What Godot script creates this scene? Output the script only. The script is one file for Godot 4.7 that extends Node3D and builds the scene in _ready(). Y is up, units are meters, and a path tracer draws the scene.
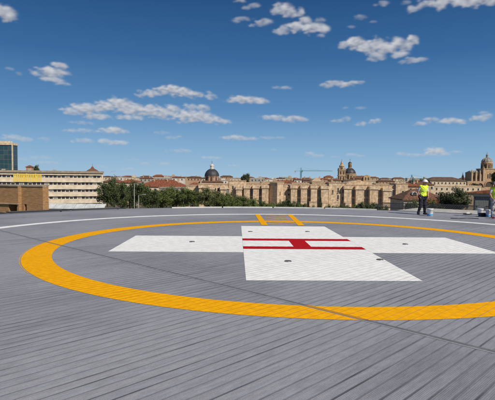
extends Node3D
# Rooftop helipad above an old sandstone town, afternoon sun from behind and to one side.
# x is sideways, y is up, the town lies towards -z. Deck top is y = 0, the streets lie at GROUND.

const GROUND := -13.0
const PAD := Vector2(1.45, 12.37)      # centre of the landing circle: x, metres ahead
const DECK_R := 15.0
const PLANK_ANGLE := 45.5              # degrees, planks run diagonally across the pad
const PLANK := 0.132

var rng := RandomNumberGenerator.new()
var used := {}
var mats := {}
var texs := {}
var boxes := {}
var noise := FastNoiseLite.new()

# ---------------------------------------------------------------- helpers

func numbered(called: String) -> String:
	if not used.has(called):
		used[called] = 0
		return called
	used[called] += 1
	return "%s_%03d" % [called, used[called]]

func tag(o: Node, label: String, category: String, group := "") -> Node:
	o.set_meta("label", label)
	o.set_meta("category", category)
	if group != "":
		o.set_meta("group", group)
	return o

func thing(called: String, label: String, category: String, pos := Vector3.ZERO, turn := 0.0, group := "") -> Node3D:
	var o := Node3D.new()
	o.name = numbered(called)
	add_child(o)
	o.position = pos
	o.rotation_degrees.y = turn
	tag(o, label, category, group)
	return o

func structure(called: String, pos := Vector3.ZERO) -> Node3D:
	var o := Node3D.new()
	o.name = numbered(called)
	add_child(o)
	o.position = pos
	o.set_meta("kind", "structure")
	return o

func inst(parent: Node, called: String, mesh: Mesh, m: Material, pos := Vector3.ZERO, turn := 0.0) -> MeshInstance3D:
	var o := MeshInstance3D.new()
	o.name = called if parent != self else numbered(called)
	o.mesh = mesh
	o.material_override = m
	parent.add_child(o, true)
	o.position = pos
	o.rotation_degrees.y = turn
	return o

func box(parent: Node, called: String, c: Vector3, s: Vector3, m: Material, turn := 0.0) -> MeshInstance3D:
	var key := "%.3f,%.3f,%.3f" % [s.x, s.y, s.z]
	if not boxes.has(key):
		var b := BoxMesh.new()
		b.size = s
		boxes[key] = b
	return inst(parent, called, boxes[key], m, c, turn)

func begin(smooth := false) -> SurfaceTool:
	var st := SurfaceTool.new()
	st.begin(Mesh.PRIMITIVE_TRIANGLES)
	st.set_smooth_group(0 if smooth else 0xFFFFFFFF)
	return st

func done(st: SurfaceTool, called: String, m: Material, parent: Node, pos := Vector3.ZERO, turn := 0.0) -> MeshInstance3D:
	st.generate_normals()
	return inst(parent, called, st.commit(), m, pos, turn)

func quad(st: SurfaceTool, a: Vector3, b: Vector3, c: Vector3, d: Vector3) -> void:
	for p in [a, b, c, a, c, d]:
		st.add_vertex(p)

func st_box(st: SurfaceTool, c: Vector3, s: Vector3) -> void:
	var h := s / 2.0
	var v := []
	for i in 8:
		v.append(c + Vector3(h.x if i & 1 else -h.x, h.y if i & 2 else -h.y, h.z if i & 4 else -h.z))
	for f in [[0, 2, 3, 1], [4, 5, 7, 6], [0, 1, 5, 4], [2, 6, 7, 3], [0, 4, 6, 2], [1, 3, 7, 5]]:
		quad(st, v[f[0]], v[f[1]], v[f[2]], v[f[3]])

func st_tube(st: SurfaceTool, a: Vector3, b: Vector3, ra: float, rb: float, n := 8, caps := true) -> void:
	var d := (b - a).normalized()
	var u := d.cross(Vector3.RIGHT if absf(d.x) < 0.8 else Vector3.UP).normalized()
	var w := d.cross(u)
	for i in n:
		var t0 := TAU * i / n
		var t1 := TAU * (i + 1) / n
		var e0 := u * cos(t0) + w * sin(t0)
		var e1 := u * cos(t1) + w * sin(t1)
		quad(st, a + e0 * ra, a + e1 * ra, b + e1 * rb, b + e0 * rb)
		if caps:
			for p in [a, a + e1 * ra, a + e0 * ra, b, b + e0 * rb, b + e1 * rb]:
				st.add_vertex(p)

func st_lathe(st: SurfaceTool, prof: Array, n: int, c := Vector3.ZERO, phase := 0.0) -> void:
	for i in n:
		var t0 := TAU * (i + phase) / n
		var t1 := TAU * (i + 1 + phase) / n
		for k in prof.size() - 1:
			var p: Vector2 = prof[k]
			var q: Vector2 = prof[k + 1]
			var a := c + Vector3(cos(t0) * p.x, p.y, sin(t0) * p.x)
			var b := c + Vector3(cos(t1) * p.x, p.y, sin(t1) * p.x)
			var e := c + Vector3(cos(t1) * q.x, q.y, sin(t1) * q.x)
			var f := c + Vector3(cos(t0) * q.x, q.y, sin(t0) * q.x)
			if p.x > 0.0001:
				for v in [a, e, b]: st.add_vertex(v)
			if q.x > 0.0001:
				for v in [a, f, e]: st.add_vertex(v)

func lathe(parent: Node, called: String, prof: Array, n: int, m: Material, pos := Vector3.ZERO, smooth := true, phase := 0.0) -> MeshInstance3D:
	var st := begin(smooth)
	st_lathe(st, prof, n, Vector3.ZERO, phase)
	return done(st, called, m, parent, pos)

# a slab cut to an outline in x,y and given thickness along z
func st_plate(st: SurfaceTool, outline: PackedVector2Array, c: Vector3, thick: float) -> void:
	var idx := Geometry2D.triangulate_polygon(outline)
	for i in range(0, idx.size(), 3):
		for s in [-0.5, 0.5]:
			var o := [0, 1, 2] if s > 0.0 else [0, 2, 1]
			for k in o:
				var p := outline[idx[i + k]]
				st.add_vertex(c + Vector3(p.x, p.y, s * thick))
	for i in outline.size():
		var p := outline[i]
		var q := outline[(i + 1) % outline.size()]
		quad(st, c + Vector3(p.x, p.y, -0.5 * thick), c + Vector3(q.x, q.y, -0.5 * thick), c + Vector3(q.x, q.y, 0.5 * thick), c + Vector3(p.x, p.y, 0.5 * thick))

func arch_outline(w: float, h: float, n := 8) -> PackedVector2Array:
	var o := PackedVector2Array([Vector2(-w / 2, 0), Vector2(w / 2, 0)])
	for i in n + 1:
		var t := PI * i / n
		o.append(Vector2(cos(t) * w / 2, h - w / 2 + sin(t) * w / 2))
	return o

func arch(parent: Node, called: String, w: float, h: float, thick: float, m: Material, pos: Vector3, turn := 0.0) -> MeshInstance3D:
	var st := begin()
	st_plate(st, arch_outline(w, h), Vector3.ZERO, thick)
	return done(st, called, m, parent, pos, turn)

# an open archivolt: the stone ring round an arched opening
func arch_ring(parent: Node, called: String, w: float, h: float, band: float, thick: float, m: Material, pos: Vector3) -> MeshInstance3D:
	var st := begin()
	var o := arch_outline(w, h)
	var big := arch_outline(w + band * 2, h + band)
	for i in range(1, o.size()):
		var j := (i + 1) % o.size()
		for z in [-thick / 2, thick / 2]:
			quad(st, Vector3(o[i].x, o[i].y, z), Vector3(o[j].x, o[j].y, z), Vector3(big[j].x, big[j].y, z), Vector3(big[i].x, big[i].y, z))
		quad(st, Vector3(o[i].x, o[i].y, -thick / 2), Vector3(o[j].x, o[j].y, -thick / 2), Vector3(o[j].x, o[j].y, thick / 2), Vector3(o[i].x, o[i].y, thick / 2))
		quad(st, Vector3(big[i].x, big[i].y, -thick / 2), Vector3(big[j].x, big[j].y, -thick / 2), Vector3(big[j].x, big[j].y, thick / 2), Vector3(big[i].x, big[i].y, thick / 2))
	return done(st, called, m, parent, pos)

func st_hip(st: SurfaceTool, w: float, d: float, y: float, rise: float, ridge: float, over := 0.5, lip := 0.25) -> void:
	var x := w / 2 + over
	var z := d / 2 + over
	var r := ridge / 2
	var a := [Vector3(-x, y, z), Vector3(x, y, z), Vector3(x, y, -z), Vector3(-x, y, -z)]
	var l := [Vector3(-x, y - lip, z), Vector3(x, y - lip, z), Vector3(x, y - lip, -z), Vector3(-x, y - lip, -z)]
	var p := Vector3(-r, y + rise, 0)
	var q := Vector3(r, y + rise, 0)
	quad(st, a[0], a[1], q, p)
	quad(st, a[2], a[3], p, q)
	for t in [[a[1], a[2], q], [a[3], a[0], p]]:
		for v in t: st.add_vertex(v)
	for i in 4:
		quad(st, a[i], l[i], l[(i + 1) % 4], a[(i + 1) % 4])
	quad(st, l[0], l[1], l[2], l[3])

# ---------------------------------------------------------------- materials

func grain(called: String, freq: float, lo: float, seed_: int, size := 512, sharp := 1.0) -> ImageTexture:
	if texs.has(called):
		return texs[called]
	var n := FastNoiseLite.new()
	n.seed = seed_
	n.noise_type = FastNoiseLite.TYPE_SIMPLEX_SMOOTH
	n.frequency = freq
	n.fractal_octaves = 6
	n.fractal_gain = 0.6
	var im := n.get_seamless_image(size, size)
	im.convert(Image.FORMAT_L8)
	var b := im.get_data()
	var lut := PackedByteArray()
	for i in 256:
		var v := clampf((i / 255.0 - 0.5) * sharp + 0.5, 0.0, 1.0)
		lut.append(int(255.0 * lerpf(lo, 1.0, v)))
	for i in b.size():
		b[i] = lut[b[i]]
	im = Image.create_from_data(size, size, false, Image.FORMAT_L8, b)
	im.convert(Image.FORMAT_RGB8)
	texs[called] = ImageTexture.create_from_image(im)
	return texs[called]

func brick_texture() -> ImageTexture:
	var im := Image.create(512, 512, false, Image.FORMAT_RGB8)
	im.fill(Color(0.80, 0.74, 0.66))
	var r := RandomNumberGenerator.new()
	r.seed = 5
	for row in 28:
		for col in 9:
			var v := r.randf_range(0.84, 1.0)
			var x := col * 64 - (32 if row % 2 else 0)
			im.fill_rect(Rect2i(maxi(x, 0), row * 18 + 8, 60 if x >= 0 else 28, 15), Color(v, v * r.randf_range(0.9, 1.0), v * r.randf_range(0.82, 1.0)))
	return ImageTexture.create_from_image(im)

func mat(called: String, lin := Color(0.5, 0.5, 0.5), rough := 0.85, tex: Texture2D = null, metres := 6.0, metal := 0.0) -> StandardMaterial3D:
	if mats.has(called):
		return mats[called]
	var m := StandardMaterial3D.new()
	m.albedo_color = lin.linear_to_srgb()
	m.roughness = rough
	m.metallic = metal
	if tex:
		m.albedo_texture = tex
		m.uv1_triplanar = true
		m.uv1_world_triplanar = true
		m.uv1_scale = Vector3.ONE / metres
	if called.begins_with("paint_"):
		m.metallic_specular = 0.15
	mats[called] = m
	return m

func make_materials() -> void:
	var stain := grain("stain", 0.012, 0.72, 3, 512, 1.5)
	var soft := grain("soft", 0.008, 0.82, 8, 512, 1.4)
	var blotch := grain("blotch", 0.012, 0.5, 21, 512, 2.0)
	mat("sandstone", Color(0.70, 0.525, 0.36), 0.9, stain, 9.0)
	mat("sandstone_pale", Color(0.74, 0.57, 0.40), 0.9, stain, 11.0)
	mat("sandstone_cap", Color(0.58, 0.445, 0.305), 0.9, stain, 5.0)
	mat("sandstone_old", Color(0.58, 0.40, 0.24), 0.9, stain, 14.0)
	mat("cream", Color(0.68, 0.57, 0.42), 0.9, soft, 10.0)
	mat("slab_cream", Color(0.70, 0.61, 0.49), 0.85, soft, 12.0)
	mat("slab_roof", Color(0.36, 0.31, 0.25), 0.9, stain, 8.0)
	mat("white_wall", Color(0.70, 0.66, 0.60), 0.9, soft, 9.0)
	mat("tan_wall", Color(0.50, 0.38, 0.26), 0.9, soft, 9.0)
	mat("rose_wall", Color(0.48, 0.30, 0.21), 0.9, soft, 9.0)
	mat("grey_wall", Color(0.40, 0.38, 0.35), 0.9, soft, 9.0)
	mat("terracotta", Color(0.36, 0.115, 0.05), 0.9, blotch, 7.0)
	mat("old_tile", Color(0.26, 0.125, 0.075), 0.9, blotch, 7.0)
	mat("brown_tile", Color(0.20, 0.125, 0.085), 0.9, blotch, 9.0)
	mat("slate", Color(0.045, 0.05, 0.065), 0.55, stain, 5.0)
	mat("lead", Color(0.30, 0.31, 0.31), 0.6, stain, 6.0)
	mat("glass", Color(0.035, 0.04, 0.05), 0.15)
	mat("glass_grey", Color(0.22, 0.225, 0.23), 0.25)
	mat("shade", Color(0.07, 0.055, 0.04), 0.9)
	mat("teal_glass", Color(0.02, 0.06, 0.085), 0.12)
	mat("teal_glass_b", Color(0.035, 0.085, 0.10), 0.16)
	mat("mullion", Color(0.10, 0.12, 0.13), 0.5)
	mat("crane_green", Color(0.07, 0.20, 0.19), 0.6)
	mat("steel_dark", Color(0.035, 0.038, 0.045), 0.55)
	mat("steel", Color(0.33, 0.34, 0.35), 0.45, null, 1.0, 0.4)
	mat("lamp_grey", Color(0.32, 0.33, 0.33), 0.5)
	mat("concrete", Color(0.45, 0.44, 0.42), 0.9, stain, 3.0)
	mat("roofing", Color(0.30, 0.29, 0.28), 0.95, blotch, 5.0)
	mat("earth", Color(0.25, 0.20, 0.13), 0.95, blotch, 40.0)
	mat("asphalt", Color(0.05, 0.05, 0.052), 0.95, soft, 4.0)
	mat("bark", Color(0.09, 0.065, 0.045), 0.95, soft, 1.0)
	mat("canopy_white", Color(0.62, 0.66, 0.68), 0.35, soft, 3.0)
	mat("yellow_metal", Color(0.78, 0.58, 0.08), 0.5, soft, 2.0)
	mat("white_plastic", Color(0.78, 0.80, 0.82), 0.35)
	mat("blue_plastic", Color(0.10, 0.32, 0.62), 0.4)
	mat("red_plastic", Color(0.55, 0.05, 0.04), 0.4)
	mat("black_plastic", Color(0.015, 0.015, 0.017), 0.5)
	var bm := mat("brick", Color(0.40, 0.265, 0.14), 0.9, brick_texture(), 2.0)
	bm.uv1_triplanar_sharpness = 8.0
	for a in [["leaf_dark", Color(0.050, 0.078, 0.022)], ["leaf_mid", Color(0.090, 0.125, 0.030)], ["leaf_olive", Color(0.125, 0.145, 0.055)], ["leaf_pine", Color(0.045, 0.062, 0.020)], ["leaf_bright", Color(0.115, 0.160, 0.035)]]:
		var m := mat(a[0], a[1], 0.7)
		m.vertex_color_use_as_albedo = true
		m.backlight_enabled = true
		m.backlight = (a[1] * 0.5).linear_to_srgb()
		m.cull_mode = BaseMaterial3D.CULL_DISABLED

# ---------------------------------------------------------------- sky

const CLOUD_LOBES := [[-26.99, 16.61, 1.39, 1.08, 1], [-27.46, 16.83, 0.92, 0.83, 1], [-21.58, 12.11, 0.87, 0.51, 0.9], [-22.42, 11.3, 2.09, 0.64, 1], [-22.83, 11.05, 1.48, 0.51, 0.9], [-22.32, 10.56, 1.24, 0.38, 0.8], [-21.18, 10.23, 0.75, 0.26, 0.6], [-23.84, 10.96, 0.61, 0.25, 0.5], [-26.59, 11.31, 0.48, 0.19, 0.35], [-25.72, 10.88, 0.36, 0.25, 0.35], [-20.36, 7.23, 1.27, 0.52, 0.8], [-18.97, 7.53, 2.17, 0.79, 1], [-17.56, 6.82, 1.8, 0.45, 0.9], [-16.79, 7.98, 1.55, 0.8, 1], [-15.11, 8.29, 1.82, 0.94, 1], [-13.76, 7.78, 1.96, 0.95, 1], [-14.21, 6.85, 2.1, 0.41, 0.8], [-11.69, 7.64, 2.11, 0.96, 1], [-9.95, 7.46, 1.73, 0.83, 0.95], [-9.13, 7.95, 1.2, 0.69, 0.9], [-7.24, 7.19, 2.14, 0.97, 1], [-5.81, 7.23, 1.88, 0.83, 1], [-4.61, 6.9, 1.62, 0.7, 0.9], [-3.16, 6.69, 1.35, 0.42, 0.8], [-19.3, 6.06, 1.53, 0.26, 0.4], [-11.69, 9.69, 1.58, 0.54, 0.9], [-10.19, 10.1, 1.19, 0.61, 0.9], [-9.13, 10.25, 1.45, 0.68, 1], [-8.07, 9.95, 1.59, 0.76, 1], [-6.65, 9.76, 1.47, 0.55, 0.9], [-12.5, 9.54, 0.79, 0.41, 0.6], [-4.5, 9.59, 0.8, 0.48, 0.7], [-4.75, 10.04, 0.33, 0.28, 0.6], [-6.88, 8.37, 0.94, 0.42, 0.7], [-5.69, 8.28, 1.21, 0.47, 0.8], [-1.98, 9.17, 1.07, 0.42, 0.8], [-0.78, 9.3, 1.61, 0.61, 1], [0.79, 9.2, 1.61, 0.53, 1], [1.87, 9.09, 0.81, 0.33, 0.8], [-20.38, 5.12, 1.02, 0.29, 0.5], [-18.99, 5.18, 1.15, 0.32, 0.5], [-16.69, 5.27, 0.91, 0.4, 0.8], [-15.8, 5.3, 1.3, 0.54, 1], [-14.9, 5.22, 0.92, 0.34, 0.8], [-19.1, 4.04, 1.28, 0.37, 0.55], [-16.8, 4.01, 1.04, 0.4, 0.7], [-15.35, 3.93, 1.44, 0.38, 0.8], [-26.39, 4.08, 1.22, 0.44, 0.6], [-25.21, 3.92, 0.98, 0.38, 0.55], [-23.3, 4.11, 0.75, 0.26, 0.3], [-10.18, 5.24, 1.07, 0.25, 0.3], [-9.24, 4.68, 0.8, 0.28, 0.4], [-8.29, 4.82, 0.4, 0.21, 0.4], [-2.43, 4.8, 0.95, 0.28, 0.7], [-1.46, 4.81, 1.36, 0.39, 0.9], [-0.25, 4.7, 0.81, 0.25, 0.6], [-8.76, 3.15, 1.07, 0.21, 0.4], [-7.58, 3.17, 0.94, 0.25, 0.45], [-5.06, 2.37, 0.81, 0.2, 0.45], [-3.98, 2.38, 0.95, 0.2, 0.5], [-1.68, 1.44, 0.82, 0.17, 0.35], [-12.27, 1.55, 0.8, 0.25, 0.35], [-13.65, 1.99, 0.93, 0.21, 0.2], [-9.94, 1.58, 0.8, 0.28, 0.4], [-14, 0.93, 0.92, 0.21, 0.35], [-23.73, 2, 1.49, 0.26, 0.3], [-23.02, 1.46, 1.5, 0.26, 0.35], [-17.37, 1.11, 1.04, 0.2, 0.3], [-25.73, 1.73, 1.23, 0.2, 0.3], [-24.55, 0.66, 1.24, 0.26, 0.3], [4.13, 10.71, 1.07, 0.28, 0.6], [3.54, 10.71, 0.53, 0.22, 0.4], [9.11, 10.88, 0.66, 0.33, 0.7], [10.28, 11.07, 1.05, 0.46, 0.8], [11.44, 10.93, 1.18, 0.46, 0.9], [12.47, 11.12, 1.04, 0.35, 0.75], [13.27, 11.21, 0.52, 0.19, 0.4], [2.26, 7.22, 0.94, 0.34, 0.7], [3.46, 7.22, 1.21, 0.42, 0.85], [4.66, 6.99, 1.08, 0.33, 0.8], [5.74, 7.1, 1.21, 0.45, 0.85], [6.69, 6.98, 0.67, 0.28, 0.6], [10.7, 6.83, 0.8, 0.27, 0.45], [11.63, 7.05, 0.66, 0.36, 0.5], [11.49, 8.32, 0.53, 0.14, 0.3], [13.33, 8.28, 0.66, 0.2, 0.3], [13.48, 6.44, 0.66, 0.33, 0.75], [14.72, 6.65, 0.52, 0.32, 0.7], [15.28, 6.75, 0.52, 0.3, 0.6], [0.47, 4.71, 0.81, 0.28, 0.6], [2.4, 4.84, 1.08, 0.22, 0.45], [3.85, 4.85, 0.81, 0.2, 0.4], [3.15, 3.41, 0.41, 0.17, 0.3], [7.47, 2.95, 0.67, 0.33, 0.5], [8.42, 2.72, 0.94, 0.25, 0.5], [10.43, 2.6, 0.94, 0.14, 0.3], [12.4, 2.84, 0.8, 0.25, 0.5], [13.33, 2.72, 0.66, 0.19, 0.4], [20, 6.29, 0.76, 0.34, 0.7], [21.05, 6.7, 1.01, 0.34, 0.65], [22.41, 6.43, 0.75, 0.39, 0.8], [23.12, 6.51, 0.99, 0.46, 0.9], [24.04, 6.37, 0.74, 0.36, 0.8], [25.62, 6.63, 0.61, 0.4, 0.7], [26.29, 6.7, 0.73, 0.48, 0.75], [26.87, 6.88, 0.48, 0.37, 0.5], [26.38, 7.23, 0.48, 0.25, 0.4], [21.24, 3.13, 0.76, 0.58, 1], [21.87, 3.13, 0.88, 0.6, 1], [22.6, 2.89, 0.63, 0.26, 0.7], [18.03, 2.93, 0.78, 0.24, 0.45], [19.34, 2.81, 1.03, 0.21, 0.5], [20.41, 2.8, 0.76, 0.24, 0.5], [23.72, 3.1, 0.75, 0.21, 0.4], [4.13, 19.27, 1.41, 0.86, 0.95], [3.3, 19.07, 1.03, 0.66, 0.8], [4.97, 18.84, 0.9, 0.66, 0.8], [6.15, 18.92, 0.51, 0.6, 0.75], [1.77, 17.92, 1.29, 0.6, 0.75], [1.05, 17.7, 0.91, 0.35, 0.5], [0.43, 19.7, 1.02, 0.4, 0.6], [-0.28, 19.49, 0.64, 0.27, 0.4], [-1.12, 20.2, 0.77, 0.29, 0.6], [-0.75, 18.33, 0.9, 0.32, 0.5], [-1.58, 18, 0.65, 0.27, 0.4], [4.05, 17.05, 1.04, 0.6, 0.7], [5.58, 17.35, 1.42, 0.8, 0.95], [6.64, 17.96, 0.9, 0.67, 0.9], [7.48, 17.19, 1.55, 0.87, 1], [8.65, 17.05, 1.16, 0.73, 0.95], [8.4, 18.01, 0.77, 0.4, 0.5], [8.43, 16.42, 0.65, 0.27, 0.5], [11.35, 15.34, 0.9, 0.6, 0.7], [12.49, 15.4, 1.28, 0.86, 1], [13.53, 14.92, 1.28, 0.93, 1], [14.76, 14.96, 1.52, 1.12, 1], [16, 14.57, 1.52, 1.11, 1], [17.09, 14.92, 1.38, 0.98, 1], [17.96, 14.75, 1, 0.78, 0.9], [18.91, 15.31, 0.68, 0.71, 0.95], [17.55, 13.94, 1.26, 0.52, 0.8], [18.86, 13.21, 0.75, 0.47, 0.75], [19.93, 13.25, 0.75, 0.31, 0.6], [17.78, 13.18, 0.5, 0.26, 0.5], [15.01, 13.87, 1.15, 0.66, 0.8], [19.15, 18.55, 0.97, 0.45, 0.7], [20.09, 18.85, 0.97, 0.62, 0.7], [21.64, 18.88, 1.55, 0.87, 0.95], [22.86, 18.93, 1.66, 0.73, 1], [24.17, 18.77, 1.64, 0.85, 1], [25.64, 18.58, 1.39, 0.84, 0.95], [26.88, 18.5, 1.38, 0.71, 0.9], [18.17, 19.24, 0.61, 0.25, 0.4], [15.55, 19.36, 0.86, 0.36, 0.5], [13, 18.11, 0.88, 0.34, 0.35], [12.11, 17.22, 0.38, 0.18, 0.3], [14.59, 17.59, 0.38, 0.18, 0.3]]

func smooth(a: float, b: float, x: float) -> float:
	var t := clampf((x - a) / (b - a), 0.0, 1.0)
	return t * t * (3.0 - 2.0 * t)

func air(el: float) -> Color:
	# clear air by elevation in degrees, linear radiance
	var keys := [[-2.0, Color(0.36, 0.52, 0.66)], [0.0, Color(0.36, 0.53, 0.68)], [3.5, Color(0.235, 0.42, 0.63)], [8.0, Color(0.108, 0.262, 0.495)], [14.0, Color(0.043, 0.146, 0.340)], [21.0, Color(0.020, 0.080, 0.218)], [40.0, Color(0.014, 0.056, 0.165)], [90.0, Color(0.010, 0.042, 0.130)]]
	for i in keys.size() - 1:
		if el < keys[i + 1][0]:
			var t := clampf((el - keys[i][0]) / (keys[i + 1][0] - keys[i][0]), 0.0, 1.0)
			return (keys[i][1] as Color).lerp(keys[i + 1][1], t)
	return keys[-1][1]

func make_sky() -> Sky:
	var w := 2048
	var h := 2048
	var im := Image.create(w, h, false, Image.FORMAT_RGBF)
	for y in h:
		var el := (0.5 - (y + 0.5) / h) * 180.0
		im.fill_rect(Rect2i(0, y, w, 1), air(el) if el > -1.0 else Color(0.22, 0.21, 0.19))
	var n1 := FastNoiseLite.new()
	n1.seed = 11
	n1.frequency = 0.42
	n1.fractal_octaves = 5
	n1.fractal_gain = 0.55
	var lobes := CLOUD_LOBES.duplicate()
	var r := RandomNumberGenerator.new()
	r.seed = 77
	# the same kind of small cumulus all round the sky, outside the photographed part
	for i in 150:
		var el: float = 2.0 + 34.0 * pow(r.randf(), 1.6)
		var az: float = r.randf_range(-180.0, 180.0)
		if absf(az) < 36.0 and el < 27.0:
			continue
		var s: float = 0.5 + el * 0.06
		var k := r.randi_range(1, 4)
		for j in k:
			lobes.append([az + (j - k * 0.5) * s * 1.3, el + r.randf_range(-0.2, 0.3) * s, s * r.randf_range(0.9, 2.0), s * r.randf_range(0.3, 0.6), r.randf_range(0.6, 1.0)])
	# gather lobes that touch into clouds so that each cloud is one field
	var order := []
	for l in lobes:
		order.append(l)
	var groups := []
	for l in order:
		var home := -1
		for g in groups.size():
			for o in groups[g]:
				if absf(o[0] - l[0]) < (o[2] + l[2]) * 1.1 and absf(o[1] - l[1]) < (o[3] + l[3]) * 1.4:
					home = g
					break
			if home >= 0: break
		if home >= 0: groups[home].append(l)
		else: groups.append([l])
	for g in groups:
		var a0 := 1e9; var a1 := -1e9; var e0 := 1e9; var e1 := -1e9
		for l in g:
			a0 = minf(a0, l[0] - l[2] * 1.5); a1 = maxf(a1, l[0] + l[2] * 1.5)
			e0 = minf(e0, l[1] - l[3] * 1.6); e1 = maxf(e1, l[1] + l[3] * 1.8)
		e0 = maxf(e0, 0.05)
		var mid := Vector2((a0 + a1) / 2, (e0 + e1) / 2)
		var grainy := 1.9 / clampf(mid.y / 11.0, 0.45, 1.15)
		for py in range(int((0.5 - e1 / 180.0) * h), int((0.5 - e0 / 180.0) * h) + 1):
			var el := (0.5 - (py + 0.5) / h) * 180.0
			for px in range(int((a0 / 360.0 + 0.5) * w), int((a1 / 360.0 + 0.5) * w) + 1):
				var az := ((px + 0.5) / w - 0.5) * 360.0
				var q1 := n1.get_noise_2d((az - mid.x) * grainy + mid.x * 9.0, (el - mid.y) * grainy * 1.7 + mid.y * 31.0)
				var q2 := n1.get_noise_2d((az - mid.x) * grainy + mid.x * 9.0 + 300.0, (el - mid.y) * grainy * 1.7 + mid.y * 31.0 + 90.0)
				var best := 0.0
				var body := 0.0
				var dens := 0.0
				var rise := 0.0
				for l in g:
					var dx: float = (az + q1 * 0.55 * minf(l[2], 1.2) - l[0]) / l[2]
					if dx > 1.35 or dx < -1.35: continue
					var dy: float = (el + q2 * 0.5 * minf(l[3], 1.0) - l[1]) / l[3]
					if dy < 0.0: dy *= 1.5
					if dy > 1.6 or dy < -1.8: continue
					var f := 1.0 - dx * dx - dy * dy
					if f > -0.6:
						body += maxf(f, 0.0)
						var f2 := f + 0.10 + q1 * 0.70 + q2 * 0.45
						if f2 > best:
							best = f2
							dens = l[4]
							rise = dy
				if best <= 0.0: continue
				var a := smooth(0.0, 0.95, best) * dens
				var lit := clampf(0.48 + 0.55 * rise + 0.45 * q2 + 0.25 * q1, 0.0, 1.0)
				lit = lerpf(lit, 0.62, smooth(0.7, 0.1, best))
				var far := smooth(12.0, 1.0, el)
				var c := Color(0.255, 0.285, 0.36).lerp(Color(0.64, 0.645, 0.67), lit)
				c = c.lerp(Color(0.52, 0.60, 0.68), far * 0.45)
				var x := posmod(px + w / 2, w)      # straight ahead is the seam of the picture
				im.set_pixel(x, py, im.get_pixel(x, py).lerp(c, a * 0.94))
	var pm := PanoramaSkyMaterial.new()
	pm.panorama = ImageTexture.create_from_image(im)
	var sky := Sky.new()
	sky.sky_material = pm
	return sky

# ---------------------------------------------------------------- helipad

var along := Vector2.ZERO     # plank direction on plan (x, ahead)
var across := Vector2.ZERO

func plan(a: float, b: float) -> Vector2:   # plank coordinates to plan
	return PAD + along * a + across * b

func plank_texture(seed_: int) -> ImageTexture:
	# along the plank: 8 m of grain; across: the plank's width; old grime lies in runs along one edge
	var w := 1024
	var h := 32
	var n := FastNoiseLite.new()
	n.seed = seed_
	n.frequency = 1.0
	n.fractal_octaves = 4
	var d := PackedByteArray()
	for y in h:
		for x in w:
			var t := TAU * x / w
			var cx := cos(t) * 1.6
			var cy := sin(t) * 1.6
			var v := 0.90 + 0.09 * n.get_noise_3d(cx * 3.0, cy * 3.0, y * 0.10)
			v += 0.08 * n.get_noise_3d(cx * 30.0, cy * 30.0, y * 0.9)
			v += 0.07 * n.get_noise_3d(cx * 140.0, cy * 140.0, y * 2.0 + 40.0)
			d.append(int(clampf(v, 0.0, 1.0) * 255.0))
	var im := Image.create_from_data(w, h, false, Image.FORMAT_L8, d)
	im.convert(Image.FORMAT_RGB8)
	return ImageTexture.create_from_image(im)

func half_chord(b: float, r := DECK_R) -> float:
	return sqrt(maxf(r * r - b * b, 0.0))

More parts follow.
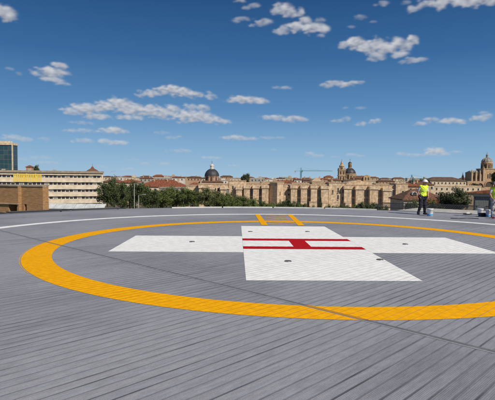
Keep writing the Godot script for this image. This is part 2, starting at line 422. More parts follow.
func make_plank(b0: float, b1: float, gap: float, tone: float) -> ArrayMesh:
	# a ribbed extrusion: profile across, swept along, ends cut to the round edge of the deck
	var lo := b0 + gap / 2
	var hi := b1 - gap / 2
	var wd := hi - lo
	var prof := [[0.0, -0.030], [0.0, -0.001], [0.001, 0.0], [0.023, 0.0]]
	var ribs := 7
	for i in ribs - 1:
		var c := 0.018 + (wd - 0.020) * (i + 1) / ribs
		prof.append_array([[c - 0.0030, 0.0], [c, -0.0013], [c + 0.0030, 0.0]])
	prof.append_array([[wd - 0.001, 0.0], [wd, -0.001], [wd, -0.030]])
	var reach := maxf(half_chord(lo), half_chord(hi))
	var segs := maxi(1, int(ceil(reach * 2 / 0.55)))
	var vs := PackedVector3Array(); var ns := PackedVector3Array(); var us := PackedVector2Array(); var cs := PackedColorArray(); var ix := PackedInt32Array()
	var off := rng.randf()
	var jag := rng.randf_range(-1.6, 1.6)
	for k in prof.size() - 1:
		var p = prof[k]
		var q = prof[k + 1]
		var e := Vector2(q[0] - p[0], q[1] - p[1]).normalized()
		var nb := -e.y
		var ny := e.x
		var n2 := across * nb
		var nn := Vector3(n2.x, ny, -n2.y)
		var start := vs.size()
		for s in segs + 1:
			for z in [p, q]:
				var b: float = lo + z[0]
				var hc := half_chord(b)
				var a := lerpf(-hc, hc, float(s) / segs)
				var pl := plan(a, b)
				vs.append(Vector3(pl.x, z[1], -pl.y))
				ns.append(nn)
				us.append(Vector2(a / 8.0 + off, clampf(z[0] / wd, 0.02, 0.98)))
				var t := tone * (1.0 + 0.16 * noise.get_noise_2d(pl.x * 3.0, pl.y * 3.0) + 0.10 * noise.get_noise_2d(a * 5.0 + 70.0, b * 90.0))
				var patch := smooth(0.02, 0.16, noise.get_noise_2d(pl.x * 4.5 + jag, pl.y * 4.5 - jag))
				t *= 1.0 - 0.15 * patch
				if k == 2:
					# caked dirt beside the joint, in runs that come and go
					var dirt := smooth(-0.04, 0.32, noise.get_noise_2d(a * 9.0 + lo * 700.0, lo * 260.0) * 0.75 + noise.get_noise_2d(pl.x * 4.0 + 200.0, pl.y * 4.0) * 0.85 - 0.02)
					t *= 1.0 - (0.22 + 0.40 * dirt)
				cs.append(Color(t, t, t * 1.01))
		for s in segs:
			var i := start + s * 2
			ix.append_array([i, i + 1, i + 3, i, i + 3, i + 2])
	var arr := []
	arr.resize(Mesh.ARRAY_MAX)
	arr[Mesh.ARRAY_VERTEX] = vs
	arr[Mesh.ARRAY_NORMAL] = ns
	arr[Mesh.ARRAY_TEX_UV] = us
	arr[Mesh.ARRAY_COLOR] = cs
	arr[Mesh.ARRAY_INDEX] = ix
	var am := ArrayMesh.new()
	am.add_surface_from_arrays(Mesh.PRIMITIVE_TRIANGLES, arr)
	return am

var gaps := []     # [lo, hi] of each plank's flat top

# paint laid on the planks: the outline cut by every plank so that the grooves stay open
func paint(st: SurfaceTool, shape: PackedVector2Array, y: float) -> void:
	var q := PackedVector2Array()
	var b0 := 1e9; var b1 := -1e9
	for p in shape:
		var d := p - PAD
		var c := Vector2(d.dot(along), d.dot(across))
		q.append(c)
		b0 = minf(b0, c.y); b1 = maxf(b1, c.y)
	for g in gaps:
		if g[1] < b0 or g[0] > b1: continue
		var strip := PackedVector2Array([Vector2(-40, g[0]), Vector2(40, g[0]), Vector2(40, g[1]), Vector2(-40, g[1])])
		for piece in Geometry2D.intersect_polygons(q, strip):
			if Geometry2D.is_polygon_clockwise(piece):
				piece.reverse()
			for t in range(1, piece.size() - 1):
				for k in [0, t + 1, t]:
					var w := plan(piece[k].x, piece[k].y)
					st.set_normal(Vector3.UP)
					st.add_vertex(Vector3(w.x, y, -w.y))

func ring_sector(r0: float, r1: float, t0: float, t1: float) -> PackedVector2Array:
	return PackedVector2Array([PAD + Vector2.from_angle(t0) * r0, PAD + Vector2.from_angle(t0) * r1, PAD + Vector2.from_angle(t1) * r1, PAD + Vector2.from_angle(t1) * r0])

func paint_ring(st: SurfaceTool, r0: float, r1: float, y: float, from := 0.0, to := TAU, n := 144) -> void:
	for i in n:
		paint(st, ring_sector(r0, r1, lerpf(from, to, float(i) / n), lerpf(from, to, float(i + 1) / n)), y)

const MARK := Vector2(1.385, 12.39)     # centre of the cross
const MARK_TURN := 0.023

func mark(u: float, v: float) -> Vector2:
	return MARK + Vector2(u, v).rotated(MARK_TURN)

func mark_rect(u0: float, v0: float, u1: float, v1: float) -> PackedVector2Array:
	return PackedVector2Array([mark(u0, v0), mark(u1, v0), mark(u1, v1), mark(u0, v1)])

func bar(a: Vector2, b: Vector2, w: float) -> PackedVector2Array:
	var n := (b - a).normalized().orthogonal() * w / 2
	return PackedVector2Array([a + n, b + n, b - n, a - n])

func make_helipad() -> void:
	along = Vector2.from_angle(deg_to_rad(PLANK_ANGLE))
	across = Vector2.from_angle(deg_to_rad(PLANK_ANGLE + 90.0))
	var pad := structure("helipad_deck")
	pad.set_meta("label", "round grey plank helipad deck with yellow ring and white cross")
	var variants := []
	for i in 4:
		var m := StandardMaterial3D.new()
		m.albedo_texture = plank_texture(31 + i)
		m.albedo_color = Color(0.305, 0.320, 0.372).linear_to_srgb()
		m.vertex_color_use_as_albedo = true
		m.roughness = 0.62
		variants.append(m)
	noise.seed = 9
	noise.frequency = 0.06
	var count := int(floor((DECK_R * 2 - 0.3) / PLANK))
	for i in count:
		var b0 := -DECK_R + 0.15 + i * PLANK
		var gap := rng.randf_range(0.002, 0.006)
		if rng.randf() < 0.16: gap = rng.randf_range(0.007, 0.011)
		gaps.append([b0 + gap / 2 + 0.0005, b0 + PLANK - gap / 2 - 0.0005])
		inst(pad, "plank", make_plank(b0, b0 + PLANK, gap, rng.randf_range(0.96, 1.04)), variants[rng.randi() % 4])
	var under := begin(true)
	st_lathe(under, [Vector2(0, -0.028), Vector2(DECK_R - 0.05, -0.028), Vector2(DECK_R - 0.05, -0.45), Vector2(0, -0.45)], 96)
	done(under, "underframe", mat("steel_dark"), pad, Vector3(PAD.x, 0, -PAD.y))
	for i in 12:
		var t := TAU * i / 12
		var c := PAD + Vector2.from_angle(t) * 11.5
		var st := begin()
		st_tube(st, Vector3(0, -3.0, 0), Vector3(0, -0.44, 0), 0.16, 0.16, 10)
		done(st, "column", mat("steel"), pad, Vector3(c.x, 0, -c.y))
	# paint
	var fleck := grain("fleck", 0.03, 0.90, 14, 512, 1.4)
	var yellow := mat("paint_yellow", Color(0.90, 0.43, 0.004), 0.75, fleck, 2.2)
	var white := mat("paint_white", Color(0.82, 0.85, 0.875), 0.75, grain("fleck_white", 0.02, 0.93, 17, 512, 1.5), 2.6)
	var red := mat("paint_red", Color(0.47, 0.008, 0.014), 0.75, fleck, 2.0)
	var st := begin()
	paint_ring(st, 6.10, 6.69, 0.0035)
	done_paint(st, "yellow_ring", yellow, pad)
	st = begin()
	paint_ring(st, 6.712, 6.722, 0.0035, 2.5, 3.8, 60)
	done_paint(st, "guide_line", yellow, pad)
	st = begin()
	paint_ring(st, 9.90, 10.32, 0.0035)
	done_paint(st, "white_circle", white, pad)
	st = begin()
	paint(st, mark_rect(-1.5, -4.5, 1.5, 4.5), 0.0035)
	paint(st, mark_rect(-4.62, -1.5, -1.503, 1.5), 0.0035)
	paint(st, mark_rect(1.503, -1.5, 4.55, 1.5), 0.0035)
	done_paint(st, "white_cross", white, pad)
	st = begin()
	paint(st, mark_rect(-1.5, 0.56, 1.5, 0.98), 0.0075)
	paint(st, mark_rect(-1.5, -0.98, 1.5, -0.56), 0.0075)
	paint(st, mark_rect(-0.22, -0.557, 0.22, 0.557), 0.0075)
	done_paint(st, "red_letter_h", red, pad)
	st = begin()
	var g0 := Vector2(0.48, 23.0)
	paint(st, PackedVector2Array([Vector2(0.36, 22.35), Vector2(0.58, 22.35), Vector2(0.76, 17.2), Vector2(0.52, 17.2)]), 0.0075)
	paint(st, PackedVector2Array([Vector2(1.90, 22.35), Vector2(2.13, 22.35), Vector2(2.10, 17.2), Vector2(1.86, 17.2)]), 0.0075)
	for k in 5:
		var z := 17.6 + k * 0.95
		paint(st, bar(Vector2(0.78, z), Vector2(1.84, z + 0.75), 0.09), 0.0075)
		if k % 2 == 0:
			paint(st, bar(Vector2(0.78, z + 0.8), Vector2(1.84, z + 0.15), 0.07), 0.0105)
	done_paint(st, "approach_bars", yellow, pad)
	# module joint running square to the planks: rubber strip with a bright metal edge
	var sa := (Vector2(0.05, 7.056) - PAD).dot(along)
	var half := half_chord(sa)
	for j in [["joint_strip", 0.0, 0.07, 0.005, mat("rubber", Color(0.155, 0.165, 0.19), 0.8, grain("soft", 0.008, 0.82, 8), 1.0)], ["joint_edge", -0.044, 0.012, 0.006, mat("bright_edge", Color(0.55, 0.56, 0.57), 0.4, grain("fleck", 0.03, 0.72, 14), 1.0)]]:
		st = begin()
		st_box(st, Vector3.ZERO, Vector3(j[2], j[3], half * 2))
		var c := plan(sa + j[1], 0.0)
		done(st, j[0], j[4], pad, Vector3(c.x, j[3] / 2.0 + 0.0006, -c.y), PLANK_ANGLE)
	st = begin()
	var worn := mat("paint_worn", Color(0.50, 0.25, 0.035), 0.7, fleck, 0.8)
	var q := PackedVector2Array([plan(sa - 0.034, half), plan(sa + 0.034, half), plan(sa + 0.034, -half), plan(sa - 0.034, -half)])
	for i in 144:
		for piece in Geometry2D.intersect_polygons(ring_sector(6.10, 6.69, TAU * i / 144, TAU * (i + 1) / 144), q):
			if Geometry2D.is_polygon_clockwise(piece):
				piece.reverse()
			for t in range(1, piece.size() - 1):
				for k in [0, t + 1, t]:
					st.set_normal(Vector3.UP)
					st.add_vertex(Vector3(piece[k].x, 0.0092, -piece[k].y))
	done_paint(st, "joint_paint", worn, pad)
	# tie-down rings let into the deck
	for p in [Vector2(-1.47, 12.53), Vector2(0.85, 9.71), Vector2(2.84, 10.0), Vector2(4.2, 12.45), Vector2(1.95, 15.2), Vector2(0.1, 15.05)]:
		var tie := begin(true)
		st_lathe(tie, [Vector2(0, 0.016), Vector2(0.035, 0.016), Vector2(0.04, 0.012), Vector2(0.055, 0.012), Vector2(0.065, 0.02), Vector2(0.075, 0.012), Vector2(0.08, 0.0)], 16)
		done(tie, "tie_down", mat("tie_grey", Color(0.16, 0.16, 0.165), 0.5, null, 1.0, 0.5), pad, Vector3(p.x, 0.0, -p.y))
	# edge trim, in lengths
	var trim := mat("trim", Color(0.70, 0.71, 0.70), 0.5, grain("soft", 0.008, 0.82, 8), 2.0)
	var trim_dark := mat("trim_dark", Color(0.12, 0.13, 0.15), 0.6)
	for i in 32:
		var t0 := TAU * i / 32
		var t1 := TAU * (i + 1) / 32 - 0.006
		st = begin()
		var deg := rad_to_deg((t0 + t1) / 2)
		var white_run := deg > 66.0 and deg < 108.0
		var hh := 0.06 if white_run else 0.02
		for k in 4:
			var ta := lerpf(t0, t1, k / 4.0)
			var tb := lerpf(t0, t1, (k + 1) / 4.0)
			var r0 := DECK_R + 0.01
			var r1 := DECK_R + 0.13
			var v := []
			for t in [ta, tb]:
				for r in [r0, r1]:
					var e: Vector2 = Vector2.from_angle(t) * r + PAD
					for y in [-0.30, hh]:
						v.append(Vector3(e.x, y, -e.y))
			quad(st, v[1], v[5], v[7], v[3])
			quad(st, v[0], v[1], v[5], v[4])
			quad(st, v[2], v[3], v[7], v[6])
			quad(st, v[0], v[2], v[6], v[4])
			if k == 0: quad(st, v[0], v[1], v[3], v[2])
			if k == 3: quad(st, v[4], v[5], v[7], v[6])
		done(st, "edge_trim", trim if white_run else trim_dark, pad)

func done_paint(st: SurfaceTool, called: String, m: Material, parent: Node) -> void:
	inst(parent, called, st.commit(), m)

func safety_net(deg: float, r: float, span: float, tilt: float, label: String) -> void:
	var c := PAD + Vector2.from_angle(deg_to_rad(deg)) * r
	var t := thing("safety_net", label, "safety net", Vector3(c.x, -0.05, -c.y), deg - 90.0, "safety net panels round the deck edge")
	# local -z points outwards
	var out := 1.4
	var up := out * tan(deg_to_rad(tilt))
	var w := 2 * r * sin(deg_to_rad(span) / 2) - 0.06
	var dark := mat("steel_dark")
	var st := begin()
	var p := [Vector3(-w / 2, 0, 0), Vector3(w / 2, 0, 0), Vector3(w / 2, up, -out), Vector3(-w / 2, up, -out)]
	for i in 4: st_tube(st, p[i], p[(i + 1) % 4], 0.03, 0.03, 6)
	done(st, "frame", dark, t)
	st = begin()
	var n := int(w / 0.12)
	for i in range(1, n):
		var x := -w / 2 + w * i / n
		st_tube(st, Vector3(x, 0, 0), Vector3(x, up, -out), 0.006, 0.006, 4, false)
	for i in range(1, 11):
		var f := i / 11.0
		st_tube(st, Vector3(-w / 2, up * f, -out * f), Vector3(w / 2, up * f, -out * f), 0.006, 0.006, 4, false)
	done(st, "mesh", dark, t)
	for x in [-w * 0.3, w * 0.3]:
		st = begin()
		st_tube(st, Vector3(x, -0.3, 0.0), Vector3(x, up * 0.6 - 0.02, -out * 0.6), 0.025, 0.025, 6)
		done(st, "bracket", dark, t)

# ---------------------------------------------------------------- buildings

# house centred at x, its front at depth d; eaves and ridge are heights above the eye-independent datum y = 0
func house(label: String, x0: float, x1: float, front: float, eave: float, ridge: float, deep: float, wall_m: String, roof_m: String, cols := 4, rows := 1, opts := {}) -> Node3D:
	var w := x1 - x0
	var t := thing(opts.get("called", "house"), label, opts.get("category", "house"), Vector3((x0 + x1) / 2, GROUND, -(front + deep / 2)), opts.get("turn", 0.0), opts.get("group", "town houses below the skyline"))
	var h := eave - GROUND
	box(t, "wall", Vector3(0, h / 2, 0), Vector3(w, h, deep), mat(wall_m))
	var rise := ridge - eave
	if opts.get("flat", false):
		var r := box(t, "roof", Vector3(0, h + rise / 2 + 0.002, 0), Vector3(w + 0.5, rise, deep + 0.5), mat(roof_m))
		if opts.get("hut", 0.0) > 0.0:
			box(r, "roof_hut", Vector3(w * 0.2, rise / 2 + opts.hut / 2, 0), Vector3(w * 0.25, opts.hut, deep * 0.3), mat(wall_m))
	else:
		var st := begin()
		st_hip(st, w, deep, h + 0.25, rise - 0.25, maxf(w - deep * opts.get("hip", 0.7), w * 0.08), 0.6)
		var rf := done(st, "roof", mat(roof_m), t)
		if opts.get("chimney", true):
			for k in opts.get("chimneys", [0.22, -0.3]):
				box(rf, "chimney", Vector3(w * k, h + rise * 0.75 + 0.4, deep * 0.12), Vector3(0.9, rise * 0.4 + 1.4, 0.8), mat("tan_wall"))
	for r in rows:
		for c in cols:
			var x := w * ((c + 0.5) / cols - 0.5)
			var y: float = h - 1.9 - r * 3.2
			if y < 1.0: continue
			var wn := box(t, "window", Vector3(x, y, deep / 2 + 0.02), Vector3(1.1, 1.5, 0.08), mat("glass"))
			box(wn, "sill", Vector3(0, -0.82, 0.06), Vector3(1.4, 0.12, 0.22), mat("white_wall"))
	return t

func slab_block() -> void:
	var x0: float = -138.110; var z0 := 205.0
	var x1: float = -71.149; var z1 := 232.0
	var a := Vector3(x0, 0, -z0)
	var b := Vector3(x1, 0, -z1)
	var len_ := a.distance_to(b)
	var turn := rad_to_deg(atan2(-(b.z - a.z), b.x - a.x))
	var c := (a + b) / 2
	var t := thing("slab_block", "long white hospital block with five rows of ribbon windows", "building", Vector3(c.x, GROUND, c.z), turn)
	var deep := 14.0
	var top: float = 4.207 - GROUND
	box(t, "wall", Vector3(0, top / 2 - 0.4, -deep / 2 - 0.45), Vector3(len_ - 0.2, top - 0.8, deep), mat("slab_cream"))
	box(t, "end_wall", Vector3(len_ / 2 - 0.35, top / 2 - 0.4, -0.2), Vector3(0.7, top - 0.9, 0.9), mat("slab_cream"))
	var storey := 3.38
	var wy: float = 1.656 - GROUND
	var cols := int(len_ / 1.80)
	for r in 5:
		var y := wy - r * storey
		# spandrel under this row of windows
		var hi := y - 0.62
		var lo := maxf(y - storey + 0.62, 0.02)
		box(t, "spandrel", Vector3(-0.35, (hi + lo) / 2, -0.1), Vector3(len_ - 0.7, hi - lo, 0.66), mat("slab_cream"))
		for k in cols - 1:
			var x := -len_ / 2 + 0.9 + (k + 0.5) * 1.8
			if x > len_ / 2 - 1.2: continue
			var wn := box(t, "window", Vector3(x, y, -0.40), Vector3(1.42, 1.2, 0.08), mat("glass") if (k * 7 + r * 5) % 6 else mat("glass_grey"))
			if (k + r * 3) % 4 == 0:
				box(wn, "blind", Vector3(0, 0.38, 0.055), Vector3(1.36, 0.42, 0.03), mat("white_wall"))
	box(t, "spandrel", Vector3(-0.35, (wy + 0.62 + top - 0.9) / 2, -0.1), Vector3(len_ - 0.7, top - 0.9 - wy - 0.62, 0.66), mat("slab_cream"))
	box(t, "roof", Vector3(0, top - 0.4, -deep / 2 + 0.1), Vector3(len_ + 0.8, 1.0, deep + 1.4), mat("slab_roof"))
	for k in 3:
		box(t, "roof_vent", Vector3([-8.0, 3.0, 14.0][k], top + 0.4, -6.0), Vector3(1.6, 0.6, 1.6), mat("grey_wall"))
	# plant room and rooftop planting, near the middle of the roof
	var s := thing("roof_hut", "small reddish roof hut on top of the white block", "hut", Vector3(-104.323, GROUND + top + 0.1, -226.0), 5.0)
	box(s, "wall", Vector3(0, 0.8, 0), Vector3(2.6, 1.6, 2.6), mat("rose_wall"))
	var st := begin()
	st_hip(st, 2.6, 2.6, 1.75, 0.8, 0.3, 0.3, 0.15)
	done(st, "roof", mat("old_tile"), s)
	# yellow slatted sign on the facade
	var sg := thing("slatted_sign", "yellow slatted screen mounted on the white block facade", "sign", Vector3(-99.195, -1.000, -212.6), turn)
	var ww: float = 11.688
	for k in 16:
		box(sg, "slat", Vector3(-ww / 2 + (k + 0.5) * ww / 16, 1.9 + (0.12 if k % 5 == 2 else 0.0), 0.0), Vector3(ww / 16 - 0.17, 3.7, 0.08), mat("yellow_metal"))
	for y in [0.35, 1.9, 3.45]:
		box(sg, "rail", Vector3(0, y, -0.08), Vector3(ww, 0.12, 0.07), mat("yellow_metal"))
	for x in [-4.0, 0.0, 4.0]:
		box(sg, "bracket", Vector3(x, 1.9, -0.45), Vector3(0.1, 0.1, 0.7), mat("steel_dark"))
	# tall glass block behind
	var gx: float = -164.489
	var g := thing("glass_tower", "teal glass office tower with cream roof cornice and mast", "building", Vector3(gx, GROUND, -330.0), 0.0)
	var gt: float = 23.131 - GROUND
	box(g, "wall", Vector3(-13.5, gt / 2, -3.95), Vector3(27.0, gt, 7.5), mat("mullion"))
	box(g, "corner_pier", Vector3(0.15, gt / 2, 0.02), Vector3(0.75, gt, 0.75), mat("cream"))
	for r in 15:
		for k in 9:
			box(g, "pane", Vector3(-1.5 - k * 2.9, gt - 1.9 - r * 3.2, -0.17), Vector3(2.55, 2.75, 0.12), mat("teal_glass") if (k * 5 + r * 3) % 4 else mat("teal_glass_b"))
		for k in 3:
			box(g, "pane", Vector3(0.02, gt - 1.9 - r * 3.2, -1.6 - k * 2.3), Vector3(0.12, 2.75, 2.0), mat("teal_glass"))
	box(g, "cornice", Vector3(-13.6, gt + 0.75, -3.9), Vector3(28.0, 1.5, 8.6), mat("cream"))
	box(g, "roof_hut", Vector3(-8.0, gt + 2.2, -4.0), Vector3(9.0, 1.5, 4.0), mat("cream"))
	box(g, "roof_vent", Vector3(-1.6, gt + 2.1, -3.0), Vector3(0.8, 1.3, 0.8), mat("white_wall"))
	box(g, "roof_vent", Vector3(-3.6, gt + 2.2, -3.0), Vector3(0.9, 1.5, 0.8), mat("white_wall"))
	st = begin()
	st_tube(st, Vector3(-5.2, gt + 1.4, -4.0), Vector3(-5.2, gt + 8.0, -4.0), 0.13, 0.06, 6)
	done(st, "mast", mat("lamp_grey"), g)

func brick_penthouse() -> void:
	# stair head on the lower roof, left of the deck
	var d := 40.0
	var step_x: float = -19.183
	var top: float = 0.828
	var base := -3.0
	var t := thing("stair_house", "tan brick rooftop stair house with dark doorways", "building", Vector3(step_x, base, -d), -22.0)
	var h := top - base
	var lintel: float = -0.672 - base
	var fwd := 0.35
	# nearer block, its end wall cut back on the skew
	box(t, "wall", Vector3(1.45, h / 2, -0.125), Vector3(1.80, h, 0.25), mat("brick"))
	box(t, "rear_wall", Vector3(0.83, h / 2, -0.65), Vector3(0.6, h - 0.01, 0.79), mat("brick"))
	box(t, "pier", Vector3(0.14, lintel / 2, -0.2), Vector3(0.27, lintel, 0.4), mat("brick"))
	box(t, "wall_over_door", Vector3(0.275, (h + lintel) / 2, -0.2), Vector3(0.54, h - lintel - 0.004, 0.396), mat("brick"))
	box(t, "side_door", Vector3(0.41, lintel / 2 - 0.02, -0.35), Vector3(0.27, lintel - 0.06, 0.05), mat("shade"))
	# further block, standing a brick and a half forward
	box(t, "projecting_wall", Vector3(-4.5, (h + lintel) / 2, (fwd - 3.0) / 2), Vector3(8.98, h - lintel, 3.0 + fwd), mat("brick"))
	box(t, "pier", Vector3(-5.08, lintel / 2 - 0.003, (fwd - 3.1) / 2), Vector3(7.8, lintel - 0.006, 2.96 + fwd), mat("brick"))
	box(t, "pier", Vector3(-0.13, lintel / 2 - 0.003, (fwd - 3.1) / 2), Vector3(0.22, lintel - 0.006, 2.96 + fwd), mat("brick"))
	box(t, "doorway_back", Vector3(-0.7, lintel / 2, -1.3), Vector3(0.9, lintel - 0.03, 0.2), mat("shade"))
	var dr := box(t, "door", Vector3(-0.7, 1.05, -1.17), Vector3(0.86, 2.1, 0.05), mat("steel_dark"))
	box(dr, "door_handle", Vector3(0.34, 0.0, 0.05), Vector3(0.12, 0.03, 0.05), mat("steel"))
	box(t, "lintel", Vector3(-4.49, lintel + 0.03, fwd + 0.03), Vector3(9.0, 0.10, 0.06), mat("sandstone_cap"))
	box(t, "coping", Vector3(1.19, h + 0.04, -0.16), Vector3(2.36, 0.08, 0.42), mat("slab_roof"))
	box(t, "coping", Vector3(-4.51, h + 0.042, (fwd - 3.0) / 2), Vector3(9.04, 0.08, 3.0 + fwd + 0.16), mat("slab_roof"))
	# row of pale canopy panels on the terrace beyond
	var c := thing("terrace_canopy", "low white panelled canopy roof beside the brick stair house", "canopy", Vector3(-20.500, -3.0, -56.0), 0.0)
	var w: float = 7.125
	var ct: float = -1.561 + 3.0
	for k in 6:
		var p := box(c, "panel", Vector3(-w / 2 + (k + 0.5) * w / 6, ct - 0.28, 0.0), Vector3(w / 6 - 0.05, 0.05, 1.2), mat("canopy_white"))
		p.rotation_degrees.x = 27.0
	for k in 7:
		box(c, "post", Vector3(-w / 2 + k * w / 6.0 * 0.98 + 0.08, (ct - 0.56) / 2, 0.3), Vector3(0.08, ct - 0.56, 0.08), mat("steel_dark"))
	box(c, "rail", Vector3(0, ct - 0.62, 0.52), Vector3(w, 0.08, 0.08), mat("steel_dark"))

const STONE_D := 200.0
const STONE_A := {"label": "sandstone building with stepped piers between the domed church and tower", "x": -3.222, "walls": [[-18.056, -4.756, 11.778, 2.3, "sandstone"], [-4.744, 2.538, 13.335, 2, "sandstone_pale"], [2.537, 15.407, 12.23, 2.3, "sandstone"], [-1.031, 7.833, 12.535, 9, "sandstone_cap"], [9.134, 19.279, 13.002, 8, "sandstone"], [-23.557, -17.471, 11.045, 5, "sandstone_pale"]], "piers": [[-17.39, -14.421, 11.597], [-13.148, -11.028, 10.998], [-8.271, -5.938, 11.046], [-1.612, 0.848, 11.11], [1.697, 4.241, 11.566], [5.514, 8.058, 11.603], [9.331, 12.087, 11.725]], "low": [[-12.724, -11.028, 6.969], [5.938, 7.889, 5.45]], "glass": [[4.382, 5.454, 7.687, 10.048, 2.3], [4.382, 5.454, 4.034, 6.613, 2.3], [8.243, 9.315, 7.724, 10.085, 2.3], [8.243, 9.315, 4.071, 6.65, 2.3], [-5.915, -4.756, 7.589, 9.949, 2.3], [-5.915, -4.756, 3.935, 6.515, 2.3], [-3.331, -2.774, 9.721, 11.263, 2], [-10.977, -10.334, 9.04, 10.327, 2.3], [-9.69, -8.961, 9.053, 10.34, 2.3], [-14.409, -13.551, 8.579, 10.295, 2.3]]}
const STONE_B := {"label": "long sandstone building with capped piers under the baroque church", "x": 42.58, "walls": [[-27.177, -7.66, 12.074, 2.3, "sandstone"], [-7.798, -1.39, 12.891, 1.5, "sandstone_pale"], [-1.226, 21.077, 12.079, 2.3, "sandstone"], [20.668, 25.781, 12.737, 1, "sandstone"], [-22.9, -15.367, 12.493, 9, "sandstone_pale"], [-14.174, -7.558, 12.936, 8, "sandstone_cap"], [14.323, 22.299, 12.498, 9, "sandstone"]], "piers": [[-24.172, -21.543, 11.758], [-19.931, -17.302, 11.798], [-15.69, -13.061, 11.839], [-11.322, -8.227, 11.671], [-1.611, 1.527, 11.765], [3.392, 6.869, 11.602], [9.329, 12.806, 11.659], [15.011, 18.488, 11.078]], "low": [[-16.454, -13.57, 4.83], [-11.025, -8.481, 4.455], [14.417, 18.233, 3.43], [-1.272, 1.272, 4.549]], "glass": [[-21.215, -19.756, 7.067, 9.814, 2.3], [-21.215, -19.756, 3.8, 6.208, 2.3], [-16.925, -15.467, 7.108, 9.856, 2.3], [-16.925, -15.467, 3.841, 6.249, 2.3], [-12.636, -11.092, 7.15, 9.897, 2.3], [-12.636, -11.092, 3.883, 6.291, 2.3], [2.205, 3.835, 7.293, 10.04, 2.3], [2.205, 3.835, 4.026, 6.434, 2.3], [7.524, 9.754, 7.347, 10.094, 2.3], [7.524, 9.754, 4.081, 6.488, 2.3], [13.529, 15.587, 7.404, 10.151, 2.3], [13.529, 15.587, 4.138, 6.545, 2.3], [19.276, 20.734, 7.456, 10.203, 2.3], [19.276, 20.734, 4.19, 6.597, 2.3], [-25.247, -24.647, 11.316, 12.087, 2.3], [-25.247, -24.647, 9.428, 10.201, 2.3], [-25.247, -24.647, 7.454, 8.227, 2.3], [-4.124, -3.611, 8.883, 10.849, 1.5], [-4.124, -3.611, 5.974, 7.857, 1.5], [-1.988, -1.603, 8.732, 10.228, 1.5], [-1.988, -1.603, 5.737, 7.021, 1.5], [-6.345, -5.918, 8.69, 9.973, 1.5], [23.31, 24.034, 2.587, 9.845, 1.0]]}

func stone_complex() -> void:
	for spec in [STONE_A, STONE_B]:
		var t := thing("stone_building", spec.label, "building", Vector3(spec.x, GROUND, -STONE_D))
		for w in spec.walls:      # x0, x1, top, set back, material
			box(t, "wall", Vector3((w[0] + w[1]) / 2, w[2] / 2, -w[3] - 6.0), Vector3(w[1] - w[0], w[2], 12.0), mat(w[4]))
			box(t, "cornice", Vector3((w[0] + w[1]) / 2, w[2] + 0.16, -w[3] - 6.0), Vector3(w[1] - w[0] + 0.3, 0.32, 12.3), mat("sandstone_cap"))
		for p in spec.piers:
			var w: float = p[1] - p[0]
			var c: float = (p[0] + p[1]) / 2
			var pier := box(t, "pier", Vector3(c, (p[2] - 1.3) / 2, -1.6), Vector3(w, p[2] - 1.3, 3.2), mat("sandstone_pale") if rng.randf() < 0.5 else mat("sandstone"))
			box(pier, "capstone", Vector3(0, (p[2] - 1.3) / 2 + 0.66, 0.06), Vector3(w + 0.55, 1.3, 3.7), mat("sandstone_pale"))
			box(pier, "band", Vector3(0, (p[2] - 1.3) / 2 - 5.4, 0.04), Vector3(w + 0.08, 0.22, 3.25), mat("sandstone_cap"))
		for b in spec.low:
			box(t, "plinth", Vector3((b[0] + b[1]) / 2, b[2] / 2, 0.75), Vector3(b[1] - b[0], b[2], 1.5), mat("sandstone_pale"))
			box(t, "plinth_cap", Vector3((b[0] + b[1]) / 2, b[2] + 0.1, 0.75), Vector3(b[1] - b[0] + 0.2, 0.2, 1.7), mat("sandstone_cap"))
		for g in spec.glass:      # x0, x1, y0, y1, set back
			var wn := box(t, "window", Vector3((g[0] + g[1]) / 2, (g[2] + g[3]) / 2, -g[4] + 0.03), Vector3(g[1] - g[0], g[3] - g[2], 0.1), mat("glass_grey") if g[1] - g[0] > 0.9 else mat("glass"))
			if g[1] - g[0] > 0.9:
				box(wn, "mullion", Vector3(0, 0, 0.07), Vector3(0.08, g[3] - g[2], 0.06), mat("mullion"))
				box(wn, "lintel", Vector3(0, (g[3] - g[2]) / 2 + 0.2, 0.16), Vector3(g[1] - g[0] + 0.1, 0.36, 0.4), mat("cream"))
			box(wn, "sill", Vector3(0, -(g[3] - g[2]) / 2 - 0.14, 0.14), Vector3(g[1] - g[0] + 0.12, 0.26, 0.3), mat("sandstone_cap"))
	var b := get_node("stone_building_001") as Node3D
	var a := get_node("stone_building") as Node3D
	# low segmental vault over the middle of the longer range
	var o := PackedVector2Array()
	var vw: float = 12.231
	for i in 13:
		var t := PI * i / 12
		o.append(Vector2(cos(t) * vw / 2, sin(t) * 2.3))
	var st := begin()
	st_plate(st, o, Vector3.ZERO, 8.0)
	done(st, "vault", mat("sandstone"), b, Vector3(48.662 - b.position.x, -1.278 - GROUND, -9.5))
	# corner tower set diagonally at the end of the shorter range
	var th: float = -0.676 - GROUND
	box(a, "corner_tower", Vector3(12.471 - a.position.x, th / 2, -1.5), Vector3(4.0, th, 4.0), mat("sandstone"), 45.0)
	box(a, "corner_tower_cap", Vector3(12.471 - a.position.x, th + 0.3, -1.5), Vector3(4.25, 0.6, 4.25), mat("sandstone_cap"), 45.0)
	for k in 3:
		box(a, "slit", Vector3(13.870 - a.position.x - 0.1, th - 4.0 - k * 3.2, -0.02), Vector3(0.35, 1.5, 0.2), mat("glass"), 45.0)

